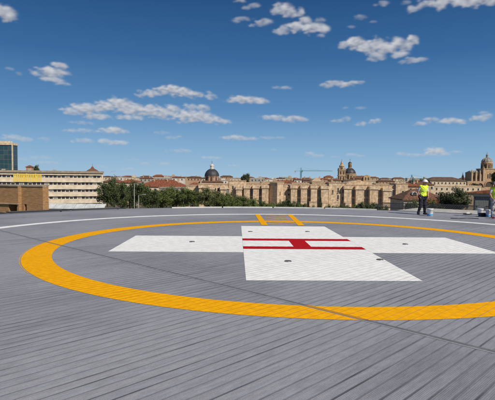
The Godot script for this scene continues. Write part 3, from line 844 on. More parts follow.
func dome_church() -> void:
	var d := 450.0
	var s: float = 0.954
	var t := thing("domed_church", "church with dark slate dome and pale lantern above red roofs", "church", Vector3(-34.161, GROUND, -d))
	var y: float = -2.361 - GROUND
	box(t, "nave", Vector3(0, y / 2, 0), Vector3(22 * s, y, 20 * s), mat("sandstone_old"))
	var st := begin()
	st_hip(st, 22 * s, 20 * s, y + 0.2, 2.2, 8.0, 0.6)
	done(st, "nave_roof", mat("old_tile"), t)
	lathe(t, "drum", [Vector2(7.0 * s, y), Vector2(7.0 * s, y + 5.2 * s), Vector2(7.5 * s, y + 5.3 * s), Vector2(7.5 * s, y + 5.9 * s), Vector2(6.9 * s, y + 5.9 * s)], 8, mat("rose_wall"), Vector3.ZERO, false, 0.5)
	for k in 8:
		var a := TAU * k / 8.0
		var wn := arch(t, "window", 2.0 * s, 3.6 * s, 0.3, mat("shade"), Vector3(sin(a) * 6.5 * s, y + 1.2 * s, cos(a) * 6.5 * s), rad_to_deg(a))
		wn.scale = Vector3.ONE
	var pr := []
	for i in 11:
		var a := PI / 2 * i / 10
		pr.append(Vector2(maxf(cos(a) * 7.3 * s, 1.6 * s), y + 5.9 * s + sin(a) * 7.2 * s))
	var dm := lathe(t, "dome", pr, 24, mat("slate"))
	for k in 8:
		st = begin()
		for i in 8:
			var a0 := PI / 2 * i / 9
			var a1 := PI / 2 * (i + 1) / 9
			var e := Vector2.from_angle(TAU * (k + 0.5) / 8)
			st_tube(st, Vector3(e.x * cos(a0) * 7.35 * s, y + 5.9 * s + sin(a0) * 7.25 * s, e.y * cos(a0) * 7.35 * s), Vector3(e.x * cos(a1) * 7.35 * s, y + 5.9 * s + sin(a1) * 7.25 * s, e.y * cos(a1) * 7.35 * s), 0.22, 0.2, 5, false)
		done(st, "rib", mat("slate"), dm)
	var ly := y + 12.4 * s
	lathe(t, "lantern", [Vector2(2.3 * s, ly - 0.4), Vector2(2.3 * s, ly + 0.5 * s), Vector2(1.8 * s, ly + 0.6 * s), Vector2(1.8 * s, ly + 3.4 * s), Vector2(2.2 * s, ly + 3.6 * s), Vector2(2.1 * s, ly + 4.0 * s), Vector2(1.4 * s, ly + 5.0 * s), Vector2(0.3 * s, ly + 5.7 * s), Vector2(0, ly + 5.8 * s)], 8, mat("white_wall"), Vector3.ZERO, false)
	st = begin()
	st_tube(st, Vector3(0, ly + 5.6 * s, 0), Vector3(0, ly + 9.0 * s, 0), 0.2, 0.05, 5)
	st_box(st, Vector3(0, ly + 7.6 * s, 0), Vector3(1.3, 0.18, 0.18))
	done(st, "cross", mat("steel_dark"), t)

func tower_church() -> void:
	# baroque church: one belfry tower in view, big slate dome, red nave roof, pierced gable
	var d := 520.0
	var s: float = 1.103
	var x := 0.0
	var t := thing("tower_church", "baroque sandstone church with spired belfry and slate dome", "church", Vector3(112.361, GROUND, -d))
	var y: float = -2.098 - GROUND
	var stone := mat("sandstone_old")
	box(t, "nave", Vector3(3 * s, y / 2 + 1.0, 0), Vector3(32 * s, y + 2.0, 18 * s), stone)
	# tower
	var tx := -9.8 * s
	box(t, "tower", Vector3(tx, (y + 12.2 * s) / 2, 8 * s), Vector3(6.3 * s, y + 12.2 * s, 6.3 * s), stone)
	for k in 3:
		box(t, "tower_band", Vector3(tx, y + (1.6 + k * 5.2) * s, 8 * s), Vector3(7.2 * s, 0.6 * s, 7.2 * s), mat("sandstone_cap"))
	for k in 2:
		for e in [-1.5, 1.5]:
			arch(t, "belfry_opening", 1.3 * s, 2.9 * s, 0.4, mat("shade"), Vector3(tx + e * s, y + (2.9 + k * 5.2) * s, 11.2 * s))
			arch(t, "belfry_opening", 1.3 * s, 2.9 * s, 0.4, mat("shade"), Vector3(tx + 3.2 * s, y + (2.9 + k * 5.2) * s, 8 * s + e * s), 90.0)
	for e in [Vector2(-2.8, -2.8), Vector2(2.8, -2.8), Vector2(-2.8, 2.8), Vector2(2.8, 2.8)]:
		lathe(t, "pinnacle", [Vector2(0.5 * s, 0), Vector2(0.45 * s, 0.9 * s), Vector2(0.6 * s, 1.0 * s), Vector2(0.1 * s, 2.4 * s), Vector2(0, 2.5 * s)], 6, stone, Vector3(tx + e.x * s, y + 12.2 * s, 8 * s + e.y * s), false)
	lathe(t, "tower_drum", [Vector2(2.3 * s, 0), Vector2(2.3 * s, 3.4 * s), Vector2(2.7 * s, 3.6 * s), Vector2(2.6 * s, 4.1 * s), Vector2(1.7 * s, 5.0 * s), Vector2(1.1 * s, 6.0 * s), Vector2(1.3 * s, 6.3 * s), Vector2(0.8 * s, 7.4 * s), Vector2(0.35 * s, 9.0 * s), Vector2(0, 9.1 * s)], 8, stone, Vector3(tx, y + 12.2 * s, 8 * s), false)
	for k in 4:
		arch(t, "belfry_opening", 1.0 * s, 2.4 * s, 0.3, mat("shade"), Vector3(tx + (k - 1.5) * 0.02, y + 12.8 * s, 10.25 * s + k * 0.01)) if k == 0 else null
	var st := begin()
	st_tube(st, Vector3(tx, y + 21.0 * s, 8 * s), Vector3(tx, y + 23.4 * s, 8 * s), 0.2, 0.05, 5)
	done(st, "finial", mat("steel_dark"), t)
	# drum and dome
	lathe(t, "drum", [Vector2(6.1 * s, y + 1.0), Vector2(6.1 * s, y + 7.8 * s), Vector2(6.6 * s, y + 8.0 * s), Vector2(6.5 * s, y + 8.8 * s), Vector2(5.9 * s, y + 8.8 * s)], 12, stone, Vector3.ZERO, false, 0.5)
	for k in 12:
		var a := TAU * k / 12.0
		arch(t, "drum_window", 1.4 * s, 3.2 * s, 0.4, mat("shade"), Vector3(sin(a) * 5.95 * s, y + 3.6 * s, cos(a) * 5.95 * s), rad_to_deg(a))
		box(t, "drum_pilaster", Vector3(sin(a + TAU / 24) * 6.1 * s, y + 4.4 * s, cos(a + TAU / 24) * 6.1 * s), Vector3(0.6 * s, 7.2 * s, 0.6 * s), mat("sandstone_cap"), rad_to_deg(a + TAU / 24))
	var pr := []
	for i in 11:
		var a := PI / 2 * i / 10
		pr.append(Vector2(maxf(cos(a) * 5.8 * s, 1.7 * s), y + 8.8 * s + sin(a) * 5.6 * s))
	var dm := lathe(t, "dome", pr, 24, mat("slate"))
	for k in 12:
		st = begin()
		for i in 7:
			var a0 := PI / 2 * i / 9
			var a1 := PI / 2 * (i + 1) / 9
			var e := Vector2.from_angle(TAU * k / 12)
			st_tube(st, Vector3(e.x * cos(a0) * 5.85 * s, y + 8.8 * s + sin(a0) * 5.65 * s, e.y * cos(a0) * 5.85 * s), Vector3(e.x * cos(a1) * 5.85 * s, y + 8.8 * s + sin(a1) * 5.65 * s, e.y * cos(a1) * 5.85 * s), 0.2, 0.18, 5, false)
		done(st, "rib", mat("slate"), dm)
	var ly := y + 13.6 * s
	lathe(t, "lantern", [Vector2(2.1 * s, ly), Vector2(2.1 * s, ly + 0.9 * s), Vector2(1.75 * s, ly + 1.0 * s), Vector2(1.75 * s, ly + 4.6 * s), Vector2(2.1 * s, ly + 4.8 * s), Vector2(2.0 * s, ly + 5.2 * s)], 8, stone, Vector3.ZERO, false)
	for k in 8:
		var a := TAU * (k + 0.5) / 8.0
		arch(t, "lantern_window", 0.8 * s, 2.8 * s, 0.2, mat("shade"), Vector3(sin(a) * 1.62 * s, ly + 1.4 * s, cos(a) * 1.62 * s), rad_to_deg(a))
	lathe(t, "lantern_cap", [Vector2(1.9 * s, ly + 5.2 * s), Vector2(1.7 * s, ly + 6.0 * s), Vector2(1.0 * s, ly + 6.7 * s), Vector2(0.25 * s, ly + 7.1 * s), Vector2(0, ly + 7.2 * s)], 12, mat("slate"))
	st = begin()
	st_tube(st, Vector3(0, ly + 7.0 * s, 0), Vector3(0, ly + 10.2 * s, 0), 0.18, 0.06, 5)
	st_box(st, Vector3(0, ly + 9.2 * s, 0), Vector3(1.6, 0.2, 0.2))
	done(st, "cross", mat("steel_dark"), t)
	# nave roof and pierced gable
	st = begin()
	st_hip(st, 15 * s, 12 * s, y + 4.2 * s, 2.6 * s, 12 * s, 0.8)
	done(st, "nave_roof", mat("old_tile"), t, Vector3(7.5 * s, 0, 2 * s))
	box(t, "clerestory", Vector3(7.5 * s, y + 2.4 * s, 2 * s), Vector3(14.4 * s, 3.4 * s, 11.6 * s), stone)
	st = begin()
	st_plate(st, PackedVector2Array([Vector2(-3.4 * s, 0), Vector2(3.4 * s, 0), Vector2(3.4 * s, 5.4 * s), Vector2(2.2 * s, 6.6 * s), Vector2(0.8 * s, 7.3 * s), Vector2(-0.8 * s, 7.3 * s), Vector2(-2.2 * s, 6.6 * s), Vector2(-3.4 * s, 5.4 * s)]), Vector3.ZERO, 1.8)
	done(st, "bell_gable", stone, t, Vector3(14.8 * s, y + 0.4, 9 * s))
	for e in [-1.4, 1.4]:
		arch(t, "bell_opening", 1.3 * s, 2.8 * s, 0.3, mat("shade"), Vector3((14.8 + e) * s, y + 2.6 * s, 9 * s + 0.85))

func cathedral() -> void:
	var d := 600.0
	var s: float = 1.272
	var t := thing("cathedral", "great sandstone cathedral with ribbed dome, pinnacles and flying arches", "cathedral", Vector3(303.271, GROUND, -d))
	var y: float = -6.732 - GROUND
	var stone := mat("sandstone_old")
	box(t, "aisle", Vector3(-4 * s, (y + 5.2 * s) / 2, -2 * s), Vector3(38 * s, y + 5.2 * s, 22 * s), stone)
	for x in [-17.5, -10.5, -2.0, 7.0]:
		var w := (5.2 if x < -5 else 7.6) * s
		var a := arch(t, "lunette", w, w * 0.62, 0.5, mat("shade"), Vector3(x * s, y + 0.5 * s, 9.06 * s))
		arch_ring(a, "archivolt", w, w * 0.62, 0.8 * s, 1.2, mat("rose_wall"), Vector3(0, 0, 0.4))
	box(t, "aisle_parapet", Vector3(-4 * s, y + 5.5 * s, 8.7 * s), Vector3(38.4 * s, 0.6 * s, 0.8 * s), mat("sandstone_cap"))
	# nave
	box(t, "nave", Vector3(-10.5 * s, y + 9.5 * s, -1 * s), Vector3(15 * s, 9.2 * s, 12 * s), stone)
	var st := begin()
	st_hip(st, 15 * s, 12 * s, y + 14.2 * s, 2.0 * s, 12 * s, 0.4)
	done(st, "nave_roof", mat("lead"), t, Vector3(-10.5 * s, 0, -1 * s))
	for x in [-17.6, -13.5, -9.4]:
		box(t, "buttress", Vector3(x * s, y + 8.5 * s, 6.0 * s), Vector3(1.5 * s, 8.0 * s, 3.0 * s), mat("sandstone_cap"))
		lathe(t, "pinnacle", [Vector2(0.9 * s, 0), Vector2(0.8 * s, 2.0 * s), Vector2(1.0 * s, 2.2 * s), Vector2(0.3 * s, 3.8 * s), Vector2(0.1 * s, 4.8 * s), Vector2(0, 4.9 * s)], 6, stone, Vector3(x * s, y + 12.5 * s, 6.0 * s), false)
	for x in [-15.5, -11.4]:
		arch(t, "nave_window", 1.7 * s, 4.4 * s, 0.4, mat("shade"), Vector3(x * s, y + 7.4 * s, 5.1 * s))
	# transept
	box(t, "transept", Vector3(0.0, y + 11.5 * s, 0.0), Vector3(13.6 * s, 13.0 * s, 14 * s), stone)
	box(t, "transept_cornice", Vector3(0.0, y + 18.0 * s, 0.0), Vector3(14.4 * s, 0.7 * s, 14.8 * s), mat("sandstone_cap"))
	for x in [-2.0, 0.0, 2.0]:
		arch(t, "transept_window", 1.2 * s, (5.4 if x == 0.0 else 4.2) * s, 0.4, mat("shade"), Vector3(x * s, y + 8.6 * s, 7.0 * s))
	for x in [-6.4, 6.4]:
		box(t, "buttress", Vector3(x * s, y + 11.0 * s, 7.2 * s), Vector3(1.6 * s, 12.0 * s, 1.6 * s), mat("sandstone_cap"))
		lathe(t, "pinnacle", [Vector2(0.8 * s, 0), Vector2(0.7 * s, 1.4 * s), Vector2(0.2 * s, 3.4 * s), Vector2(0, 3.5 * s)], 6, stone, Vector3(x * s, y + 17.0 * s, 7.2 * s), false)
	# drum with arched windows and half columns
	lathe(t, "drum", [Vector2(4.8 * s, y + 17.5 * s), Vector2(4.8 * s, y + 23.0 * s), Vector2(5.5 * s, y + 23.2 * s), Vector2(5.5 * s, y + 24.0 * s), Vector2(5.0 * s, y + 24.1 * s), Vector2(5.0 * s, y + 24.9 * s)], 16, stone, Vector3.ZERO, false, 0.5)
	for k in 8:
		var a := TAU * k / 8.0
		arch(t, "drum_window", 1.5 * s, 3.9 * s, 0.5, mat("shade"), Vector3(sin(a) * 4.72 * s, y + 18.4 * s, cos(a) * 4.72 * s), rad_to_deg(a))
		var b := a + TAU / 16
		lathe(t, "drum_column", [Vector2(0.55 * s, 0), Vector2(0.5 * s, 5.0 * s), Vector2(0.75 * s, 5.3 * s), Vector2(0, 5.35 * s)], 8, mat("sandstone_cap"), Vector3(sin(b) * 4.95 * s, y + 17.6 * s, cos(b) * 4.95 * s))
	var pr := []
	for i in 11:
		var a := PI / 2 * i / 10
		pr.append(Vector2(maxf(cos(a) * 4.9 * s, 1.2 * s), y + 24.9 * s + sin(a) * 4.3 * s))
	var dm := lathe(t, "dome", pr, 24, mat("lead"))
	for k in 12:
		st = begin()
		for i in 8:
			var a0 := PI / 2 * i / 9
			var a1 := PI / 2 * (i + 1) / 9
			var e := Vector2.from_angle(TAU * (k + 0.5) / 12)
			st_tube(st, Vector3(e.x * cos(a0) * 4.95 * s, y + 24.9 * s + sin(a0) * 4.35 * s, e.y * cos(a0) * 4.95 * s), Vector3(e.x * cos(a1) * 4.95 * s, y + 24.9 * s + sin(a1) * 4.35 * s, e.y * cos(a1) * 4.95 * s), 0.3, 0.26, 5, false)
		done(st, "rib", mat("sandstone_cap"), dm)
	var ly := y + 28.8 * s
	lathe(t, "lantern", [Vector2(1.6 * s, ly), Vector2(1.5 * s, ly + 0.6 * s), Vector2(1.05 * s, ly + 0.7 * s), Vector2(1.05 * s, ly + 2.6 * s), Vector2(1.4 * s, ly + 2.8 * s), Vector2(0.7 * s, ly + 3.7 * s), Vector2(0.2 * s, ly + 4.6 * s), Vector2(0, ly + 4.7 * s)], 8, mat("lead"), Vector3.ZERO, false)
	st = begin()
	st_tube(st, Vector3(0, ly + 4.4 * s, 0), Vector3(0, ly + 6.6 * s, 0), 0.2, 0.06, 5)
	done(st, "finial", mat("steel_dark"), t)
	# lone turret further along the ridge
	var u := thing("turret", "slim stone turret with pointed cap left of the cathedral", "turret", Vector3(277.810, GROUND, -610.0))
	var uy: float = 5.740 - GROUND
	lathe(u, "shaft", [Vector2(1.5, 0), Vector2(1.4, uy), Vector2(1.7, uy + 0.4), Vector2(1.3, uy + 0.6)], 8, stone, Vector3.ZERO, false)
	lathe(u, "cap", [Vector2(1.3, uy + 0.6), Vector2(0.6, uy + 3.5), Vector2(0.15, uy + 6.2), Vector2(0, uy + 6.3)], 8, mat("lead"), Vector3.ZERO, false)

func crane(label: String, x: float, d: float, top: float, jib: float, back: float) -> void:
	var t := thing("tower_crane", label, "crane", Vector3(x, GROUND, -d), 0.0, "green tower cranes over the roofs")
	var h := top - GROUND
	var m := mat("crane_green")
	var st := begin()
	var r := 0.75
	for c in [Vector2(-r, -r), Vector2(r, -r), Vector2(r, r), Vector2(-r, r)]:
		st_tube(st, Vector3(c.x, 0, c.y), Vector3(c.x, h, c.y), 0.22, 0.22, 4, false)
	var k := 0
	var y := 0.0
	while y < h - 1.4:
		for f in 4:
			var a := Vector2(r, r).rotated(PI / 2 * f)
			var b := Vector2(r, r).rotated(PI / 2 * (f + 1))
			st_tube(st, Vector3(a.x, y, a.y), Vector3(b.x, y + 1.5, b.y), 0.13, 0.13, 4, false)
		y += 1.5
	done(st, "mast", m, t)
	st = begin()
	for e in [-1.0, 1.0]:
		st_tube(st, Vector3(e, h, e), Vector3(0, h + 4.5, 0), 0.16, 0.12, 4, false)
		st_tube(st, Vector3(-e, h, e), Vector3(0, h + 4.5, 0), 0.16, 0.12, 4, false)
	done(st, "tower_head", m, t)
	st = begin()
	st_box(st, Vector3(1.4, h - 0.3, 1.2), Vector3(1.5, 2.0, 1.5))
	done(st, "cab", m, t)
	st = begin()
	for z in [-0.5, 0.5]:
		st_tube(st, Vector3(-back, h, z), Vector3(jib, h, z), 0.12, 0.12, 4, false)
	st_tube(st, Vector3(0, h + 1.1, 0), Vector3(jib, h + 0.9, 0), 0.12, 0.1, 4, false)
	var n := int(jib / 1.6)
	for i in n:
		var x0 := jib * i / n
		var x1 := jib * (i + 1) / n
		st_tube(st, Vector3(x0, h, -0.5), Vector3((x0 + x1) / 2, h + 1.0, 0), 0.06, 0.06, 4, false)
		st_tube(st, Vector3((x0 + x1) / 2, h + 1.0, 0), Vector3(x1, h, 0.5), 0.06, 0.06, 4, false)
	done(st, "jib", m, t)
	st = begin()
	st_tube(st, Vector3(0, h + 4.4, 0), Vector3(jib * 0.62, h + 1.0, 0), 0.05, 0.05, 4, false)
	st_tube(st, Vector3(0, h + 4.4, 0), Vector3(-back, h + 0.1, 0), 0.05, 0.05, 4, false)
	done(st, "tie_rod", m, t)
	box(t, "counterweight", Vector3(-back + 0.8, h - 0.9, 0), Vector3(1.6, 1.8, 1.2), mat("grey_wall"))

# ---------------------------------------------------------------- trees

var crowns := {}

func crown_mesh(kind: String, seed_: int) -> ArrayMesh:
	var key := kind + str(seed_)
	if crowns.has(key): return crowns[key]
	var r := RandomNumberGenerator.new()
	r.seed = seed_
	var st := begin()
	var clumps := []
	var n := 46
	if kind == "round" or kind == "pine":
		while clumps.size() < n:
			var p := Vector3(r.randf_range(-1, 1), r.randf_range(-1, 1), r.randf_range(-1, 1))
			var l := p.length()
			if l > 1.0 or l < 0.35: continue
			if kind == "round" and p.y < -0.75: continue
			var wob := 0.80 + 0.25 * sin(p.x * 4.0 + seed_) * cos(p.z * 3.0 + seed_ * 2)
			clumps.append([p * wob, r.randf_range(0.17, 0.34)])
	else:
		for i in 40:
			var y := r.randf_range(-1, 1)
			var rad := 0.85 * pow(clampf((1.0 - y) / 2.0, 0.02, 1.0), 0.6) * clampf((y + 1.25) * 2.0, 0.3, 1.0)
			var a := r.randf() * TAU
			clumps.append([Vector3(cos(a) * rad * 0.6, y * 0.93, sin(a) * rad * 0.6), 0.30 * maxf(rad, 0.3)])
	var per := 150
	var leaf := 0.050
	if kind == "pine": leaf = 0.05
	for c in clumps:
		var shade := r.randf_range(0.62, 1.25)
		for i in per:
			var dir := Vector3(r.randfn(), r.randfn(), r.randfn()).normalized()
			var p: Vector3 = c[0] + dir * c[1] * pow(r.randf(), 0.4)
			var nrm := (dir + Vector3(r.randfn(), r.randfn() + 0.5, r.randfn()) * 0.55).normalized()
			var u := nrm.cross(Vector3(r.randfn(), r.randfn(), r.randfn())).normalized()
			var v := nrm.cross(u)
			var s := leaf * r.randf_range(0.6, 1.3)
			var g := shade * r.randf_range(0.75, 1.3)
			st.set_color(Color(g * r.randf_range(0.9, 1.15), g, g * r.randf_range(0.8, 1.1)))
			st.set_normal(nrm)
			for q in [p - u * s, p + v * s * 0.55, p + u * s, p - u * s, p + u * s, p - v * s * 0.55]:
				st.add_vertex(q)
	crowns[key] = st.commit()
	return crowns[key]

func tree(called: String, label: String, group: String, x: float, d: float, top: float, half_w: float, crown_h: float, leaf: String, kind := "round", variant := 0) -> void:
	var t := thing(called, label, "tree", Vector3(x, GROUND, -d), fmod(x * 37.0 + d * 11.0, 360.0), group)
	var cy := top - GROUND - crown_h / 2
	var st := begin(true)
	var r0 := clampf(half_w * 0.09, 0.1, 0.34)
	var fork := maxf(cy - crown_h * 0.28, 0.5)
	st_tube(st, Vector3.ZERO, Vector3(0.1, fork, 0.05), r0, r0 * 0.7, 8)
	st_tube(st, Vector3(0.1, fork, 0.05), Vector3(0.0, cy + crown_h * 0.3, 0), r0 * 0.7, r0 * 0.2, 6)
	done(st, "trunk", mat("bark"), t)
	for k in 4:
		var a := TAU * k / 4 + x
		st = begin(true)
		st_tube(st, Vector3(0.1, fork - 0.2, 0.05), Vector3(cos(a) * half_w * 0.6, cy + crown_h * (0.02 + 0.08 * k), sin(a) * half_w * 0.6), r0 * 0.5, r0 * 0.12, 6)
		done(st, "limb", mat("bark"), t)
	var c := inst(t, "crown", crown_mesh(kind, 40 + variant), mat(leaf), Vector3(0, cy, 0))
	c.scale = Vector3(half_w, crown_h / 2, half_w) * 1.18

# ---------------------------------------------------------------- people

# bones: [a, b, ra, rb]; tapered capsules joined with a smooth minimum, meshed as surface nets
func blob(st: SurfaceTool, bones: Array, cell: float, k: float, fat := 0.0, ymin := -9.0, ymax := 9.0, folds := 0.0) -> void:
	var lo := Vector3.ONE * 1e9
	var hi := -Vector3.ONE * 1e9
	for b in bones:
		for e in 2:
			var rr := Vector3.ONE * (float(b[2 + e]) + fat + cell * 3)
			lo = lo.min(b[e] - rr)
			hi = hi.max(b[e] + rr)
	lo.y = maxf(lo.y, ymin - cell * 2)
	hi.y = minf(hi.y, ymax + cell * 2)
	var n := Vector3i(((hi - lo) / cell).ceil()) + Vector3i.ONE
	var f := PackedFloat32Array()
	f.resize(n.x * n.y * n.z)
	f.fill(1.0)
	var sy := n.x
	var sz := n.x * n.y
	for b in bones:
		var a: Vector3 = b[0]
		var ab: Vector3 = b[1] - b[0]
		var ra: float = b[2] + fat
		var rb: float = b[3] + fat
		var l2 := maxf(ab.length_squared(), 1e-9)
		var m := maxf(ra, rb) + k + cell * 2
		var i0 := Vector3i(((a.min(b[1]) - Vector3.ONE * m - lo) / cell).floor()).max(Vector3i.ZERO)
		var i1 := Vector3i(((a.max(b[1]) + Vector3.ONE * m - lo) / cell).ceil()).min(n - Vector3i.ONE)
		for z in range(i0.z, i1.z + 1):
			for y in range(i0.y, i1.y + 1):
				for x in range(i0.x, i1.x + 1):
					var p := lo + Vector3(x, y, z) * cell - a
					var t := clampf(p.dot(ab) / l2, 0.0, 1.0)
					var dist := (p - ab * t).length() - lerpf(ra, rb, t)
					var id := x + y * sy + z * sz
					var o := f[id]
					var h := maxf(k - absf(o - dist), 0.0) / k
					f[id] = minf(o, dist) - h * h * k * 0.25
	if folds > 0.0:
		for z in n.z:
			for y in n.y:
				for x in n.x:
					var id := x + y * sy + z * sz
					if absf(f[id]) < 0.06:
						var p := lo + Vector3(x, y, z) * cell
						f[id] += folds * noise.get_noise_3d(p.x * 130.0 + p.y * 40.0, p.y * 210.0, p.z * 130.0)
	if ymin > -8.0 or ymax < 8.0:
		for z in n.z:
			for y in n.y:
				var wy := lo.y + y * cell
				var c := maxf(ymin - wy, wy - ymax)
				for x in n.x:
					var id := x + y * sy + z * sz
					f[id] = maxf(f[id], c)
	var vert := {}
	var offs := [0, 1, sy, sy + 1, sz, sz + 1, sz + sy, sz + sy + 1]
	for z in n.z - 1:
		for y in n.y - 1:
			for x in n.x - 1:
				var id := x + y * sy + z * sz
				var mask := 0
				for c in 8:
					if f[id + offs[c]] < 0.0: mask |= 1 << c
				if mask == 0 or mask == 255: continue
				var sum := Vector3.ZERO
				var cnt := 0
				for e in [[0, 1], [2, 3], [4, 5], [6, 7], [0, 2], [1, 3], [4, 6], [5, 7], [0, 4], [1, 5], [2, 6], [3, 7]]:
					var s0 := f[id + offs[e[0]]]
					var s1 := f[id + offs[e[1]]]
					if (s0 < 0.0) == (s1 < 0.0): continue
					var t := s0 / (s0 - s1)
					var p0 := Vector3(e[0] & 1, (e[0] >> 1) & 1, (e[0] >> 2) & 1)
					var p1 := Vector3(e[1] & 1, (e[1] >> 1) & 1, (e[1] >> 2) & 1)
					sum += p0.lerp(p1, t)
					cnt += 1
				vert[id] = lo + (Vector3(x, y, z) + sum / cnt) * cell
	for id in vert:
		var s0 := f[id] < 0.0
		for ax in [[1, sy, sz], [sy, sz, 1], [sz, 1, sy]]:
			if (f[id + ax[0]] < 0.0) == s0: continue
			var q0 = vert.get(id - ax[1] - ax[2])
			var q1 = vert.get(id - ax[2])
			var q3 = vert.get(id - ax[1])
			if q0 == null or q1 == null or q3 == null: continue
			if s0: quad(st, q0, q3, vert[id], q1)
			else: quad(st, q0, q1, vert[id], q3)

func hand_bones(wrist: Vector3, dir: Vector3, palm: Vector3, side: float) -> Array:
	# dir: along the hand, palm: the way the palm faces, side: +1 thumb along dir x palm, -1 the other way
	var w := dir.cross(palm).normalized() * side      # towards the thumb
	var out := []
	var k0 := wrist + dir * 0.025
	for i in 4:
		var root := wrist + dir * (0.085 - 0.006 * absf(i - 1.2)) + w * (0.030 - 0.020 * i)
		out.append([k0 + w * (0.018 - 0.012 * i), root, 0.015, 0.0115])
		var l: float = [0.040, 0.045, 0.042, 0.033][i]
		var m: Vector3 = root + (dir * 0.85 + palm * 0.5).normalized() * l
		var e: Vector3 = m + (dir * 0.45 + palm * 0.9).normalized() * l * 0.85
		out.append([root, m, 0.0098, 0.0088])
		out.append([m, e, 0.0088, 0.0075])
	var tb := wrist + dir * 0.03 + w * 0.026
	var tm := tb + (dir * 0.6 + w * 0.75 + palm * 0.25).normalized() * 0.042
	out.append([tb, tm, 0.0125, 0.0105])
	out.append([tm, tm + (dir * 0.85 + w * 0.2 + palm * 0.5).normalized() * 0.032, 0.0105, 0.0085])
	return out

func worker(label: String, pos: Vector3, turn: float, j: Dictionary, trouser: Color, shirt: Color) -> void:
	var t := thing("person", label, "person", pos, turn, "workers in hi-vis vests and white helmets")
	t.scale = Vector3.ONE * 0.965
	var head: Vector3 = j.head
	var torso := [[j.hip_l, j.hip_r, 0.115, 0.115], [j.waist + Vector3(-0.05, 0, 0), j.waist + Vector3(0.05, 0, 0), 0.10, 0.10], [j.waist, j.chest, 0.11, 0.125],
		[j.chest + Vector3(-0.068, -0.02, 0), j.chest + Vector3(0.068, -0.02, 0), 0.105, 0.105], [j.sh_l, j.sh_r, 0.055, 0.055], [j.hip_l.lerp(j.hip_r, 0.5), j.waist, 0.12, 0.11], [j.chest, j.sh_l.lerp(j.sh_r, 0.5) + Vector3(0, 0.02, 0), 0.12, 0.07]]
	var arms := [[j.sh_l, j.el_l, 0.056, 0.043], [j.sh_r, j.el_r, 0.056, 0.043]]
	var fore := [[j.el_l, j.wr_l, 0.043, 0.029], [j.el_r, j.wr_r, 0.043, 0.029]]
	var legs := [[j.hip_l, j.kn_l, 0.092, 0.062], [j.hip_r, j.kn_r, 0.092, 0.062], [j.kn_l, j.an_l, 0.062, 0.040], [j.kn_r, j.an_r, 0.062, 0.040]]
	var feet := []
	for e in [[j.an_l, j.toe_l], [j.an_r, j.toe_r]]:
		var heel: Vector3 = e[0] + (e[0] - e[1]) * Vector3(0.28, 0, 0.28)
		heel.y = 0.045
		feet.append([heel, e[1], 0.040, 0.034])
		feet.append([e[0], heel.lerp(e[1], 0.35), 0.042, 0.042])
	var neck := [[j.sh_l.lerp(j.sh_r, 0.5), head + Vector3(0, -0.06, -0.01), 0.062, 0.055]]
	var st := begin(true)
	blob(st, torso + arms + fore + legs + feet + neck, 0.016, 0.035)
	var face: Vector3 = j.face
	var sideways := face.cross(Vector3.UP).normalized()
	var hb := [[head + Vector3(0, 0.035, 0) - face * 0.012, head + Vector3(0, 0.035, 0) + face * 0.012, 0.092, 0.088], [head + face * 0.02, head + Vector3(0, -0.065, 0) + face * 0.045, 0.076, 0.048],
		[head + Vector3(0, -0.06, 0), head + Vector3(0, -0.12, 0) - face * 0.01, 0.058, 0.058], [head + face * 0.092 + Vector3(0, 0.012, 0), head + face * 0.112 + Vector3(0, -0.022, 0), 0.010, 0.014],
		[head + face * 0.084 + Vector3(0, -0.055, 0) - sideways * 0.018, head + face * 0.084 + Vector3(0, -0.055, 0) + sideways * 0.018, 0.010, 0.010]]
	for e in [-1.0, 1.0]:
		hb.append([head + sideways * e * 0.086 + Vector3(0, 0.012, 0), head + sideways * e * 0.090 + Vector3(0, -0.018, 0), 0.016, 0.012])
	blob(st, hb, 0.007, 0.02)
	for e in [["el_l", "wr_l", 1.0], ["el_r", "wr_r", -1.0]]:
		var dir: Vector3 = (j[e[1]] - j[e[0]]).normalized()
		var palm: Vector3 = j.get("palm" + e[1].substr(2), Vector3(-e[2], 0, 0))
		palm = (palm - dir * palm.dot(dir)).normalized()
		blob(st, hand_bones(j[e[1]], dir, palm, e[2]), 0.005, 0.008)
	done(st, "body", mat("skin", Color(0.42, 0.22, 0.14), 0.6), t)
	for e in [-1.0, 1.0]:
		st = begin(true)
		blob(st, [[head + face * 0.088 + sideways * e * 0.033 + Vector3(0, 0.014, 0), head + face * 0.088 + sideways * e * 0.033 + Vector3(0, 0.0141, 0), 0.010, 0.010]], 0.004, 0.004)
		done(st, "eye", mat("eye_dark", Color(0.02, 0.015, 0.012), 0.3), t)
	st = begin(true)
	blob(st, [[head + Vector3(0, 0.03, 0) - face * 0.03, head + Vector3(0, -0.03, 0) - face * 0.05, 0.085, 0.055]], 0.010, 0.02)
	done(st, "hair", mat("hair_dark", Color(0.025, 0.018, 0.014), 0.7), t)
	st = begin(true)
	blob(st, torso.slice(0, 1) + legs, 0.014, 0.045, 0.024, 0.075, j.waist.y + 0.02, 0.032)
	# slack cloth over the boots
	done(st, "trousers", mat("trousers_%.3f" % trouser.b, trouser, 0.9, grain("soft", 0.008, 0.82, 8), 0.5), t)
	st = begin(true)
	blob(st, feet, 0.012, 0.03, 0.012, 0.006, 0.16)
	done(st, "boots", mat("boot_dark", Color(0.03, 0.027, 0.025), 0.6), t)
	st = begin(true)
	var sleeves := []
	for a in arms:
		sleeves.append([a[0], a[0].lerp(a[1], 0.78), a[2], 0.050])
	blob(st, torso + sleeves, 0.014, 0.03, 0.010, j.waist.y - 0.06, 1.60, 0.012)
	done(st, "shirt", mat("shirt_%.3f" % shirt.b, shirt, 0.9), t)
	st = begin(true)
	blob(st, torso, 0.013, 0.04, 0.024, j.waist.y - 0.11, j.sh_l.y + 0.085, 0.022)
	var vest := done(st, "vest", mat("hi_vis", Color(0.58, 0.80, 0.02), 0.6), t)
